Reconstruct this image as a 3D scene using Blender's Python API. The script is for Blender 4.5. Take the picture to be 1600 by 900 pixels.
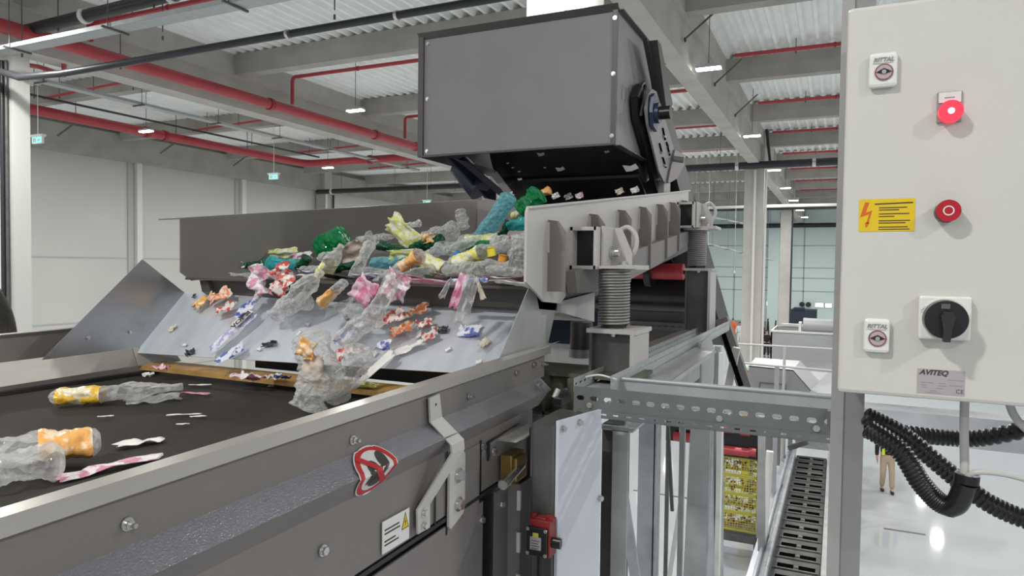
import bpy, math, random
from mathutils import Vector, Matrix, noise

for o in list(bpy.data.objects):
    bpy.data.objects.remove(o, do_unlink=True)
SC = bpy.context.scene
COL = SC.collection
PI = math.pi
EYE = 5.7          # eye height above the hall floor; all z below are measured from the eye, the floor is at -5.7

# ------------------------------------------------------------------ camera
F = 1082.0
RM = Matrix(((0.90451259, -0.02556763, 0.42567978),
             (0.42624384, 0.02340162, -0.90430556),
             (0.01315935, 0.99939915, 0.03206511)))
cam_d = bpy.data.cameras.new('camera')
cam = bpy.data.objects.new('camera', cam_d)
COL.objects.link(cam)
cam.matrix_world = Matrix.Translation((0, 0, EYE)) @ RM.to_4x4()
cam_d.sensor_width = 36
cam_d.lens = 36 * F / 1600
cam_d.clip_start = 0.05
cam_d.clip_end = 300
SC.camera = cam

# ------------------------------------------------------------------ world and exposure
w = bpy.data.worlds.new('world'); SC.world = w; w.use_nodes = True
bg = w.node_tree.nodes['Background']
bg.inputs[0].default_value = (0.93, 0.96, 1.0, 1)
bg.inputs[1].default_value = 0.50
SC.view_settings.view_transform = 'Standard'
SC.view_settings.look = 'None'
SC.view_settings.gamma = 1
SC.view_settings.exposure = 0.0
SC.view_settings.use_curve_mapping = False
LAMP_W = 125

# ------------------------------------------------------------------ pixel -> point (1600x900 frame)
def ray(px, py):
    return RM @ Vector((px - 800, 450 - py, -F))
def U(px, py, ax, val):
    d = ray(px, py); i = 'xyz'.index(ax)
    t = val / d[i]
    return d * t
def Upl(px, py, p0, n):
    d = ray(px, py); n = Vector(n); p0 = Vector(p0)
    return d * (p0.dot(n) / d.dot(n))

# ------------------------------------------------------------------ materials
MATS = {}
def mat(name, col, rough=0.5, metal=0.0, var=0.0, scale=4.0, bump=0.0, bscale=60.0, trans=0.0, emit=None, es=0, alpha=None, coat=0.0, stretch=None, col2=None, detail=4, spec=None):
    m = bpy.data.materials.new(name); m.use_nodes = True
    nt = m.node_tree; N = nt.nodes; L = nt.links
    b = N['Principled BSDF']
    b.inputs['Base Color'].default_value = (*col, 1)
    b.inputs['Roughness'].default_value = rough
    b.inputs['Metallic'].default_value = metal
    if spec is not None: b.inputs['Specular IOR Level'].default_value = spec
    if coat: b.inputs['Coat Weight'].default_value = coat; b.inputs['Coat Roughness'].default_value = 0.1
    if trans: b.inputs['Transmission Weight'].default_value = trans; b.inputs['IOR'].default_value = 1.3
    if emit: b.inputs['Emission Color'].default_value = (*emit, 1); b.inputs['Emission Strength'].default_value = es
    tc = None
    if var or bump or col2:
        tc = N.new('ShaderNodeTexCoord'); mp = N.new('ShaderNodeMapping')
        L.new(tc.outputs['Object'], mp.inputs[0])
        if stretch: mp.inputs['Scale'].default_value = stretch
    if var or col2:
        nz = N.new('ShaderNodeTexNoise'); nz.inputs['Scale'].default_value = scale; nz.inputs['Detail'].default_value = detail
        L.new(mp.outputs[0], nz.inputs['Vector'])
        r = N.new('ShaderNodeValToRGB')
        if col2:
            r.color_ramp.elements[0].position = 0.47; r.color_ramp.elements[1].position = 0.53
            r.color_ramp.elements[0].color = (*col, 1); r.color_ramp.elements[1].color = (*col2, 1)
        else:
            r.color_ramp.elements[0].position = 0.3; r.color_ramp.elements[1].position = 0.7
            r.color_ramp.elements[0].color = (*[max(0, c * (1 - var)) for c in col], 1)
            r.color_ramp.elements[1].color = (*[min(1, c * (1 + var)) for c in col], 1)
        L.new(nz.outputs[0], r.inputs[0]); L.new(r.outputs[0], b.inputs['Base Color'])
        if var:
            rr = N.new('ShaderNodeMapRange'); rr.inputs[3].default_value = max(0.02, rough - 0.08); rr.inputs[4].default_value = min(1, rough + 0.08)
            L.new(nz.outputs[0], rr.inputs[0]); L.new(rr.outputs[0], b.inputs['Roughness'])
    if bump:
        n2 = N.new('ShaderNodeTexNoise'); n2.inputs['Scale'].default_value = bscale; n2.inputs['Detail'].default_value = 3
        L.new(mp.outputs[0], n2.inputs['Vector'])
        bp = N.new('ShaderNodeBump'); bp.inputs['Strength'].default_value = bump; bp.inputs['Distance'].default_value = 0.01
        L.new(n2.outputs[0], bp.inputs['Height']); L.new(bp.outputs[0], b.inputs['Normal'])
    if alpha is not None:
        out = N['Material Output']; mx = N.new('ShaderNodeMixShader'); tr = N.new('ShaderNodeBsdfTransparent')
        tr.inputs[0].default_value = (*alpha[1], 1)
        mx.inputs[0].default_value = alpha[0]
        if len(alpha) > 2:      # cloudy, crinkled film: more light-catching where the noise is high
            if tc is None:
                tc = N.new('ShaderNodeTexCoord'); mp = N.new('ShaderNodeMapping'); L.new(tc.outputs['Object'], mp.inputs[0])
            n3 = N.new('ShaderNodeTexNoise'); n3.inputs['Scale'].default_value = alpha[2]; n3.inputs['Detail'].default_value = 3
            mr = N.new('ShaderNodeMapRange'); mr.inputs[1].default_value = .35; mr.inputs[2].default_value = .65
            mr.inputs[3].default_value = max(0, alpha[0] - .22); mr.inputs[4].default_value = min(1, alpha[0] + .28)
            L.new(mp.outputs[0], n3.inputs['Vector']); L.new(n3.outputs[0], mr.inputs[0]); L.new(mr.outputs[0], mx.inputs[0])
        tl = N.new('ShaderNodeBsdfTranslucent'); tl.inputs[0].default_value = (*col, 1); m2 = N.new('ShaderNodeMixShader'); m2.inputs[0].default_value = .4
        L.new(b.outputs[0], m2.inputs[1]); L.new(tl.outputs[0], m2.inputs[2])
        L.new(tr.outputs[0], mx.inputs[1]); L.new(m2.outputs[0], mx.inputs[2]); L.new(mx.outputs[0], out.inputs[0])
    MATS[name] = m
    return m

M = MATS
mat('paint_grey', (.19, .175, .166), .42, 0, .06, 3, .12, 220, spec=.5)
mat('paint_gloss', (.26, .26, .29), .2, .5, .06, 3, .3, 260, coat=.8, spec=1.0)
mat('paint_light', (.50, .48, .46), .4, 0, .05, 3)
mat('paint_dark', (.085, .078, .074), .4, 0, .08, 3)
mat('hood_grey', (.235, .218, .226), .5, 0, .07, 2.2)
mat('stainless', (.56, .53, .49), .34, .7, .1, 3, .05, 40, stretch=(1, .12, 1))
mat('stainless_warm', (.34, .305, .28), .38, .4, .14, 4, .05, 60)
mat('galvanised', (.46, .48, .50), .42, .6, .22, 7, .04, 30)
mat('galvanised_sheet', (.68, .715, .775), .33, .45, .06, 20, .03, 60, stretch=(1, .25, .25))
mat('galvanised_matte', (.42, .43, .43), .5, .35, .14, 5)
mat('tray_steel_shaded', (.15, .16, .162), .5, .15, .08, 9)  # tray steel darkened for the shade on its camera-facing wall
mat('galvanised_wing', (.42, .44, .46), .30, .8, .02, 6, .02, 60)
mat('slat_worn', (.085, .082, .08), .38, .3, .45, 3)
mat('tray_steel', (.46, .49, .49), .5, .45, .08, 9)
mat('zinc', (.62, .62, .60), .22, .9, .1, 20)
mat('black_rubber', (.018, .018, .02), .45, 0, .2, 5)
mat('belt_rubber', (.040, .035, .032), .72, 0, .14, 1.6, .04, 90, stretch=(1, .35, 1), spec=.18)
mat('black_belt', (.020, .019, .022), .35, 0, .5, 3)
mat('black_plastic', (.012, .012, .013), .3)
mat('blue_black', (.03, .045, .09), .35, .2)
mat('concrete', (.385, .37, .34), .85, 0, .14, 1.3, .1, 12)
mat('concrete_light', (.50, .485, .45), .85, 0, .1, 1.5, .08, 12)
mat('deck_white', (.93, .95, .92), .5, 0, .05, 2)
mat('wall_white', (.58, .58, .545), .5, 0, .025, .6)
mat('wall_cyan', (.76, .89, .86), .5, 0, .02, .6)
mat('window_light', (.8, .85, .9), .3, emit=(.9, .97, 1), es=1.6)
mat('slot_black', (.004, .004, .004), 1, spec=0)
mat('seam_thin', (.38, .45, .44), .6)
mat('lbl_yelloworange', (.82, .50, .05), .3, 0, col2=(.84, .76, .55), scale=16, bump=.5, bscale=40)
mat('seam_grey', (.45, .46, .45), .6)
mat('white_trim', (.74, .74, .71), .45)
mat('floor_epoxy', (.50, .52, .545), .05, 0, .0, .35, .01, 2, spec=.35)
mat('red_pipe', (.42, .045, .055), .35, 0, .1, 4)
mat('dark_red', (.28, .02, .025), .4)
mat('switch_red', (.24, .02, .022), .45)
mat('black_pipe', (.025, .027, .03), .4)
mat('cabinet_white', (.585, .575, .53), .38, 0, .015, 5, .05, 500)
mat('button_white', (.74, .74, .70), .28)
mat('red_button', (.42, .008, .02), .3)
mat('red_lit', (.75, .04, .07), .3, emit=(1, .04, .09), es=.55)
mat('lamp_core', (1, 1, 1), .3, emit=(1, .95, .8), es=3)
mat('yellow_label', (.72, .50, .01), .4)
mat('orange_ink', (.62, .12, .01), .5)
mat('dark_ink', (.05, .04, .035), .5)
mat('grey_ink', (.25, .25, .25), .5)
mat('white_label', (.70, .70, .68), .35)
mat('silver_label', (.42, .39, .40), .4, .2)
mat('red_label', (.50, .02, .025), .35)
mat('brass', (.42, .29, .10), .35, .8, .1, 20)
mat('lid_plastic', (.70, .72, .80), .3, 0, .06, 3, .1, 10)
mat('seal_brown', (.40, .23, .07), .7, 0, .25, 14)
mat('green_frame', (.10, .105, .07), .5, .3, .25, 6)
mat('steel_dark', (.13, .13, .125), .45, .5, .2, 6)
mat('spring_grey', (.27, .26, .25), .4, .2, .1, 10)
mat('led', (1, 1, 1), .4, emit=(1, .97, .90), es=26)
mat('lamp_body', (.55, .55, .55), .4)
mat('sign_teal', (.1, .55, .55), .4, emit=(.35, .9, .85), es=.9)
mat('cage_yellow', (.50, .47, .07), .5)
mat('yellow_box', (.62, .46, .02), .5)
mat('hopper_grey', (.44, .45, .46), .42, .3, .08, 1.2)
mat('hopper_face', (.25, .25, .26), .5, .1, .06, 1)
mat('navy', (.02, .03, .05), .6)
mat('skin', (.52, .30, .22), .5)
mat('cloth_black', (.012, .012, .014), .85)
mat('frame_dark', (.045, .042, .04), .45, 0, .08, 3)
mat('cloth_puffer', (.014, .011, .008), .6, 0, .3, 9, 1.0, 14)
mat('cloth_beige', (.50, .40, .28), .85)
mat('cloth_orange', (.85, .16, .04), .7)
mat('cloth_white', (.7, .7, .7), .8)
mat('cloth_yellow', (.65, .80, .05), .7)
mat('hair_dark', (.03, .02, .015), .8)
mat('shoe_dark', (.02, .02, .02), .6)
mat('cable_grey', (.48, .48, .46), .45)
mat('hose_black', (.010, .010, .011), .28)
# waste plastics
def plastic(name, col, tint, lo, hi, rough=.08, vs=38, bs=.9):
    """thin crinkled plastic: see-through face on, denser where it curves away, sharp creases"""
    m = bpy.data.materials.new(name); m.use_nodes = True; nt = m.node_tree; N = nt.nodes; L = nt.links
    b = N['Principled BSDF']; b.inputs['Base Color'].default_value = (*col, 1); b.inputs['Roughness'].default_value = rough; b.inputs['Specular IOR Level'].default_value = 1.0
    b.inputs['Coat Weight'].default_value = .5; b.inputs['Coat Roughness'].default_value = .03
    tc = N.new('ShaderNodeTexCoord'); vo = N.new('ShaderNodeTexVoronoi'); vo.feature = 'F1'; vo.inputs['Scale'].default_value = vs
    nz = N.new('ShaderNodeTexNoise'); nz.inputs['Scale'].default_value = vs * .5; nz.inputs['Detail'].default_value = 2
    L.new(tc.outputs['Object'], vo.inputs['Vector']); L.new(tc.outputs['Object'], nz.inputs['Vector'])
    ad = N.new('ShaderNodeMath'); ad.operation = 'ADD'; L.new(vo.outputs['Distance'], ad.inputs[0]); L.new(nz.outputs[0], ad.inputs[1])
    bp = N.new('ShaderNodeBump'); bp.inputs['Strength'].default_value = bs; bp.inputs['Distance'].default_value = .02
    L.new(ad.outputs[0], bp.inputs['Height']); L.new(bp.outputs[0], b.inputs['Normal']); L.new(bp.outputs[0], b.inputs['Coat Normal'])
    lw = N.new('ShaderNodeLayerWeight'); lw.inputs[0].default_value = .45; L.new(bp.outputs[0], lw.inputs['Normal'])
    mr = N.new('ShaderNodeMapRange'); mr.inputs[3].default_value = lo; mr.inputs[4].default_value = hi; L.new(lw.outputs['Facing'], mr.inputs[0])
    tr = N.new('ShaderNodeBsdfTransparent'); tr.inputs[0].default_value = (*tint, 1)
    tl = N.new('ShaderNodeBsdfTranslucent'); tl.inputs[0].default_value = (*col, 1)
    m2 = N.new('ShaderNodeMixShader'); m2.inputs[0].default_value = .35; L.new(b.outputs[0], m2.inputs[1]); L.new(tl.outputs[0], m2.inputs[2])
    mx = N.new('ShaderNodeMixShader'); L.new(mr.outputs[0], mx.inputs[0]); L.new(tr.outputs[0], mx.inputs[1]); L.new(m2.outputs[0], mx.inputs[2])
    L.new(mx.outputs[0], N['Material Output'].inputs[0]); MATS[name] = m
plastic('film_clear', (.95, .95, .94), (.99, .99, .985), .16, .85, vs=30)
plastic('pet_clear', (.95, .96, .95), (.99, .995, .99), .17, .90, vs=42)
plastic('pet_green', (.006, .36, .13), (.10, .70, .30), .55, 1.0, vs=30)
plastic('pet_dgreen', (.003, .13, .06), (.06, .45, .22), .65, 1.0, vs=34)
plastic('pet_teal', (.07, .60, .62), (.50, .92, .93), .45, 1.0, vs=30)
plastic('pet_blue', (.34, .74, .82), (.62, .92, .98), .35, 1.0, vs=40)
mat('cap_orange', (.75, .30, .03), .35)
mat('cap_yellow', (.80, .66, .05), .35)
mat('cap_blue', (.03, .20, .50), .35)
mat('cap_teal', (.02, .40, .50), .35)
mat('lbl_yellow', (.78, .74, .16), .35, 0, col2=(.80, .80, .62), scale=26, bump=.6, bscale=40)
mat('lbl_cream', (.78, .76, .64), .4, 0, col2=(.62, .66, .18), scale=30, bump=.6, bscale=40)
mat('lbl_orange', (.82, .42, .12), .3, 0, col2=(.85, .68, .48), scale=20, bump=.5, bscale=40)
mat('lbl_pinkwhite', (.80, .76, .78), .35, 0, col2=(.66, .28, .40), scale=24, bump=.6, bscale=40)
mat('lbl_redwhite', (.78, .72, .68), .35, 0, col2=(.60, .08, .07), scale=34, bump=.6, bscale=40)
mat('lbl_bluewhite', (.72, .73, .80), .35, 0, col2=(.10, .14, .42), scale=30, bump=.5, bscale=40)
mat('lbl_lilac', (.72, .70, .80), .4, 0, col2=(.38, .36, .60), scale=40, bump=.5, bscale=40)
mat('lbl_orangered', (.78, .22, .08), .35, 0, col2=(.82, .66, .50), scale=42, bump=.5, bscale=40)
mat('lbl_pink', (.68, .22, .36), .35, 0, col2=(.80, .55, .64), scale=22, bump=.5, bscale=40)
mat('paper_white', (.78, .77, .73), .7, 0, .06, 20, .4, 40)
mat('paper_cream', (.68, .62, .50), .8, 0, .1, 20, .4, 40)
mat('paper_beige', (.55, .46, .38), .7, 0, .12, 15, .4, 40)
mat('foil_dark', (.06, .06, .07), .3, .4, .3, 20)
mat('navy_film', (.04, .06, .18), .3, 0, .2, 20)

# ------------------------------------------------------------------ mesh builder
class MB:
    def __init__(s):
        s.v = []; s.f = []; s.sm = []; s.mi = []; s.m = 0
    def add(s, vs, fs, smooth=False):
        k = len(s.v); s.v += [Vector(v) for v in vs]
        for f in fs:
            s.f.append([i + k for i in f]); s.sm.append(smooth); s.mi.append(s.m)
        return s
    def poly(s, pts, smooth=False):
        return s.add(pts, [list(range(len(pts)))], smooth)
    def box(s, a, b):
        x0, x1 = sorted((a[0], b[0])); y0, y1 = sorted((a[1], b[1])); z0, z1 = sorted((a[2], b[2]))
        return s.add([(x0,y0,z0),(x1,y0,z0),(x1,y1,z0),(x0,y1,z0),(x0,y0,z1),(x1,y0,z1),(x1,y1,z1),(x0,y1,z1)],
                     [(0,3,2,1),(4,5,6,7),(0,1,5,4),(1,2,6,5),(2,3,7,6),(3,0,4,7)])
    def bar(s, p0, p1, wd, ht, up=(0, 0, 1)):
        p0 = Vector(p0); p1 = Vector(p1); d = (p1 - p0).normalized(); up = Vector(up)
        sx = d.cross(up).normalized(); uz = sx.cross(d).normalized()
        vs = []
        for p in (p0, p1):
            for a, b in ((-1,-1),(1,-1),(1,1),(-1,1)):
                vs.append(p + sx * (a * wd / 2) + uz * (b * ht / 2))
        return s.add(vs, [(0,1,2,3),(7,6,5,4),(0,4,5,1),(1,5,6,2),(2,6,7,3),(3,7,4,0)])
    def cyl(s, p0, p1, r, n=16, r1=None, caps=True):
        p0 = Vector(p0); p1 = Vector(p1); d = (p1 - p0).normalized(); r1 = r if r1 is None else r1
        a = d.orthogonal().normalized(); b = d.cross(a)
        ring = lambda p, q: [p + (a * math.cos(2*PI*i/n) + b * math.sin(2*PI*i/n)) * q for i in range(n)]
        s.add(ring(p0, r) + ring(p1, r1), [(i, (i+1) % n, n + (i+1) % n, n + i) for i in range(n)], True)
        if caps:
            s.poly(ring(p0, r)[::-1]); s.poly(ring(p1, r1))
        return s
    def tube(s, pts, r, n=10, sub=6, caps=True, smooth=True, rf=None):
        P = [Vector(p) for p in pts]
        if smooth and len(P) > 2:
            Q = []
            E = [P[0] * 2 - P[1]] + P + [P[-1] * 2 - P[-2]]
            for i in range(1, len(E) - 2):
                for k in range(sub):
                    t = k / sub; a, b, c, d = E[i-1], E[i], E[i+1], E[i+2]
                    Q.append(.5 * ((2*b) + (c-a)*t + (2*a-5*b+4*c-d)*t*t + (3*b-a-3*c+d)*t*t*t))
            Q.append(P[-1]); P = Q
        vs = []; T = (P[1] - P[0]).normalized(); A = T.orthogonal().normalized()
        for i, p in enumerate(P):
            t = (P[min(i+1, len(P)-1)] - P[max(i-1, 0)]).normalized()
            A = (A - t * A.dot(t)).normalized(); B = t.cross(A)
            rr = r if rf is None else rf(i, len(P))
            vs += [p + (A * math.cos(2*PI*k/n) + B * math.sin(2*PI*k/n)) * rr for k in range(n)]
        fs = []
        for i in range(len(P) - 1):
            for k in range(n):
                fs.append((i*n+k, i*n+(k+1) % n, (i+1)*n+(k+1) % n, (i+1)*n+k))
        s.add(vs, fs, True)
        if caps:
            s.poly(vs[:n][::-1]); s.poly(vs[-n:])
        return s
    def prism(s, poly, ax, a, b):
        def p3(p, c):
            return {'x': (c, p[0], p[1]), 'y': (p[0], c, p[1]), 'z': (p[0], p[1], c)}[ax]
        n = len(poly)
        s.poly([p3(p, a) for p in poly][::-1]); s.poly([p3(p, b) for p in poly])
        s.add([p3(p, a) for p in poly] + [p3(p, b) for p in poly], [(i, (i+1) % n, n+(i+1) % n, n+i) for i in range(n)])
        return s
    def slab(s, pts, th):
        P = [Vector(p) for p in pts]; th = Vector(th); n = len(P)
        s.poly(P); s.poly([p + th for p in P][::-1])
        return s.add(P + [p + th for p in P], [(i, n+i, n+(i+1) % n, (i+1) % n) for i in range(n)])
    def strip(s, prof, y0, y1, tilt=None, th=0.004):
        """open sheet profile (x,z) run along y, with thickness"""
        T = tilt or (lambda y: 0); n = len(prof); off = []
        for i, p in enumerate(prof):
            ns = []
            for (q, r) in ((i - 1, i), (i, i + 1)):
                if q >= 0 and r < n:
                    dx, dz = prof[r][0] - prof[q][0], prof[r][1] - prof[q][1]; l = math.hypot(dx, dz) or 1
                    ns.append((dz / l, -dx / l))
            mx, mz = sum(v[0] for v in ns), sum(v[1] for v in ns); l = math.hypot(mx, mz) or 1; mx /= l; mz /= l
            k = th / max(.35, mx * ns[0][0] + mz * ns[0][1]); off.append((p[0] + mx * k, p[1] + mz * k))
        loop = list(prof) + off[::-1]; m = len(loop)
        vs = [(p[0], y, p[1] + T(y)) for y in (y0, y1) for p in loop]
        s.add(vs, [(i, (i + 1) % m, m + (i + 1) % m, m + i) for i in range(m)])
        for e in (0, m):
            for i in range(n - 1): s.add([vs[e + i], vs[e + i + 1], vs[e + m - 2 - i], vs[e + m - 1 - i]], [(0, 1, 2, 3)])
        return s
    def bolt(s, p, d, r=.009, h=.010, washer=True, stud=False):
        p = Vector(p); d = Vector(d).normalized()
        if washer: s.cyl(p, p + d * h * .25, r * 1.35, 16)
        s.cyl(p, p + d * h, r, 6)
        if stud: s.cyl(p, p + d * h * 2.2, r * .5, 10)
        return s
    def xf(s, m):
        s.v = [m @ v for v in s.v]; return s
    def build(s, name, mats, parent=None, bevel=0, shade=None):
        if isinstance(mats, str): mats = [mats]
        me = bpy.data.meshes.new(name)
        vs = s.v
        if parent is None:
            n = len(vs); xs = [v.x for v in vs]; ys = [v.y for v in vs]; zs = [v.z for v in vs]
            org = Vector(((min(xs)+max(xs))/2, (min(ys)+max(ys))/2, min(zs)))
        else:
            org = Vector(parent['org'])
        me.from_pydata([tuple(v - org) for v in vs], [], s.f)
        for m in mats: me.materials.append(M[m])
        for p, sm, mi in zip(me.polygons, s.sm, s.mi):
            p.use_smooth = sm if shade is None else shade
            p.material_index = mi
        me.update()
        o = bpy.data.objects.new(name, me); COL.objects.link(o)
        if parent is None:
            o.location = org + Vector((0, 0, EYE)); o['org'] = tuple(org)
        else:
            o.parent = parent; o['org'] = tuple(org)
        if bevel:
            b = o.modifiers.new('bevel', 'BEVEL'); b.width = bevel; b.segments = 2; b.limit_method = 'ANGLE'
        return o

def tag(o, label, cat, group=None, kind=None):
    o['label'] = label
    if cat: o['category'] = cat
    if group: o['group'] = group
    if kind: o['kind'] = kind
    return o
def thing(name, loc, label, cat, group=None):
    o = bpy.data.objects.new(name, None); COL.objects.link(o)
    o.empty_display_size = .05
    o.location = (loc[0], loc[1], loc[2] + EYE); o['org'] = tuple(loc)
    return tag(o, label, cat, group)
def struct(name, mb, mats):
    o = mb.build(name, mats); o['kind'] = 'structure'; return o
def copy_tree(o, loc, label=None, group=None):
    c = o.copy(); COL.objects.link(c); c.location = (loc[0], loc[1], loc[2] + EYE)
    if label: c['label'] = label
    if group: c['group'] = group
    for ch in list(o.children):
        d = ch.copy(); COL.objects.link(d); d.parent = c
        for g in list(ch.children):
            e = g.copy(); COL.objects.link(e); e.parent = d
    return c
def text_mesh(txt, size, origin, right, up, mb, shear=0, bold=0.0):
    cu = bpy.data.curves.new('lettering', 'FONT'); cu.body = txt; cu.size = size; cu.shear = shear; cu.offset = bold
    cu.align_x = 'CENTER'; cu.align_y = 'CENTER'
    to = bpy.data.objects.new('lettering', cu); COL.objects.link(to)
    dg = bpy.context.evaluated_depsgraph_get(); me = bpy.data.meshes.new_from_object(to.evaluated_get(dg))
    o = Vector(origin); r = Vector(right).normalized(); u = Vector(up).normalized()
    mb.add([o + r * v.co.x + u * v.co.y for v in me.vertices], [list(p.vertices) for p in me.polygons])
    bpy.data.objects.remove(to, do_unlink=True); bpy.data.curves.remove(cu); bpy.data.meshes.remove(me)
def slot_plate(mb, o, u, v, L, H, nx, rows, sl, sh, th, rnd=True):
    """perforated sheet: origin o, length L along u, height H along v, nx cells x rows cells, slots sl x sh, thickness th (vector)"""
    o = Vector(o); u = Vector(u).normalized(); v = Vector(v).normalized(); th = Vector(th)
    cw = L / nx; chh = H / rows
    K = 12
    for i in range(nx):
        for j in range(rows):
            c = o + u * (cw * (i + .5)) + v * (chh * (j + .5))
            inn = []; out = []
            for k in range(K):
                a = 2 * PI * (k + .5) / K; ca, sa = math.cos(a), math.sin(a)
                ex = (sl - sh) / 2
                inn.append(c + u * (math.copysign(ex, ca) + sh / 2 * ca) + v * (sh / 2 * sa))
                q = max(abs(ca) , abs(sa))
                out.append(c + u * (ca / q * cw / 2) + v * (sa / q * chh / 2))
            # move the nearest outer points onto the corners
            for cx_, cy_ in ((1,1),(-1,1),(-1,-1),(1,-1)):
                cor = c + u * (cx_ * cw / 2) + v * (cy_ * chh / 2)
                best = min(range(K), key=lambda q_: (out[q_] - cor).length); out[best] = cor
            mb.add(inn + out, [(k, (k+1) % K, K + (k+1) % K, K + k) for k in range(K)])
            i2 = [p + th for p in inn]; o2 = [p + th for p in out]
            mb.add(i2 + o2, [(k, K + k, K + (k+1) % K, (k+1) % K) for k in range(K)])
            mb.add(inn + i2, [(k, K + k, K + (k+1) % K, (k+1) % K) for k in range(K)])
    a, b, c_, d = o, o + u * L, o + u * L + v * H, o + v * H
    mb.add([a, b, c_, d, a + th, b + th, c_ + th, d + th], [(0,1,5,4),(1,2,6,5),(2,3,7,6),(3,0,4,7)])
# ================================================================== THE HALL (building axes: X across the bays, Y along them)
ZF = -5.7; DECK = 5.3
fl = MB(); fl.poly([(-27, -9, ZF), (16, -9, ZF), (16, 67, ZF), (-27, 67, ZF)]); struct('floor', fl, 'floor_epoxy')
# corrugated roof deck
ce = MB(); x = -27.0; P_ = .30; pts = []
while x < 16:
    pts += [(x, DECK), (x + .07, DECK), (x + .12, DECK + .12), (x + .25, DECK + .12)]; x += P_
vs = [(a, -9, z) for a, z in pts] + [(a, 67, z) for a, z in pts]; n = len(pts)
ce.add(vs, [(i, i + 1, n + i + 1, n + i) for i in range(n - 1)])
struct('ceiling', ce, 'deck_white')
rf = MB(); rf.box((-27, -9, DECK + .2), (16, 67, DECK + .3)); struct('ceiling_insulation', rf, 'seam_grey')
# left wall with panel seams and pilasters
XW = -26.3
wl = MB(); wl.box((XW - .3, -9, ZF), (XW, 67, DECK))
wl.m = 1
for z in (.1, -2.4, 2.7 - 5.2 - 2.1): wl.box((XW, -9, z - .03), (XW + .02, 67, z + .03))
struct('wall_left', wl, ['wall_white', 'seam_grey'])
for i, y in enumerate((13.9, 19.35, 24.9)):
    t_ = MB(); t_.box((XW, y - .12, ZF), (XW + .2, y + .12, 4.0)); t_.m = 1; t_.box((XW, y - .42, ZF), (XW + .06, y - .2, 4.0))
    struct('trim_%d' % (i + 1), t_, ['white_trim', 'seam_grey'])
# far wall
wf = MB(); wf.box((-27, 66, ZF), (16, 66.3, DECK)); wf.m = 1
for z in (2.1, .15, -.75, -1.9): wf.box((-27, 65.97, z - .035), (16, 66, z + .035))
for x_ in (-12.5, -8.6, -4.6, -2.75): wf.box((x_ - .05, 65.97, ZF), (x_ + .05, 66, 4.0))
struct('wall_back', wf, ['wall_cyan', 'seam_thin'])
for k, (a, b) in enumerate(((-5.75, -5.1), (-4.95, -4.35), (-1.75, -1.1), (-.95, -.45))):
    wn = MB(); wn.box((a, 65.9, -3.25), (b, 65.95, -2.9)); wn.m = 1
    wn.box((a - .04, 65.92, -3.29), (b + .04, 65.98, -2.86)); struct('window_%d' % (k + 1), wn, ['window_light', 'seam_grey'])
bb = MB(); bb.box((-14, 65.85, ZF), (-4.6, 65.97, ZF + 1.0)); struct('baseboard_back', bb, 'seam_grey')

# main girders along Y
def girder(x0, x1, y0, y1, label, group='concrete roof girders'):
    g = MB(); g.box((x0, y0, 4.0), (x1, y1, DECK - .55)); g.box((x0 - .1, y0, DECK - .55), (x1 + .1, y1, DECK))
    o = g.build('roof_girder', 'concrete_light'); tag(o, label, 'girder', group); return o
girder(-3.2, -2.8, -9, 28.2, 'long concrete roof girder running over the grey hood to the near column')
girder(-3.2, -2.8, 28.4, 47.6, 'concrete roof girder between the near and the far centre columns')
girder(-3.2, -2.8, 47.8, 66, 'concrete roof girder beyond the farther centre column')
girder(-14.75, -14.2, -9, 28.2, 'concrete roof girder at upper left behind the thick red pipe')
girder(-14.75, -14.2, 28.4, 66, 'concrete roof girder at left, far end of the hall')
g = MB(); g.box((XW, -9, 4.0), (-25.85, 30.2, 5.0)); tag(g.build('wall_girder', 'concrete'), 'grey concrete girder along the top of the left white wall', 'girder', 'concrete roof girders')
g = MB(); g.box((XW, 30.6, 4.0), (-25.85, 66, 5.0)); tag(g.build('wall_girder', 'concrete'), 'concrete girder along the left wall, its far stretch', 'girder', 'concrete roof girders')

# secondary beams along X in every bay
SY = [2.8, 8.0, 13.3, 18.5, 23.8, 28.9, 34.2, 39.4, 44.6, 49.8, 55.0, 60.2]
where = ['nearest the camera', 'over the hood', 'second from the camera', 'third from the camera', 'fourth from the camera', 'above the near columns',
         'first beyond the near columns', 'second beyond the near columns', 'third beyond the near columns', 'above the far columns', 'beyond the far columns', 'last before the far wall']
bays = [(-25.85, -14.75, 'left bay', 4.78), (-14.2, -3.2, 'middle bay', 4.80), (-2.8, 9.0, 'right bay', 4.76)]
for (xa, xb, bn, zb) in bays:
    proto = None
    for y, wd_ in zip(SY, where):
        lab = 'grey concrete cross beam under the roof, %s, %s' % (bn, wd_)
        if proto is None:
            g = MB(); g.prism([(y - .16, zb), (y + .16, zb), (y + .2, zb + .3), (y + .2, DECK), (y - .2, DECK), (y - .2, zb + .3)], 'x', xa, xb)
            proto = g.build('cross_beam', 'concrete'); tag(proto, lab, 'beam', 'concrete cross beams'); y0_ = y
        else:
            c = proto.copy(); COL.objects.link(c); c.location.y += y - y0_; c['label'] = lab
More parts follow.
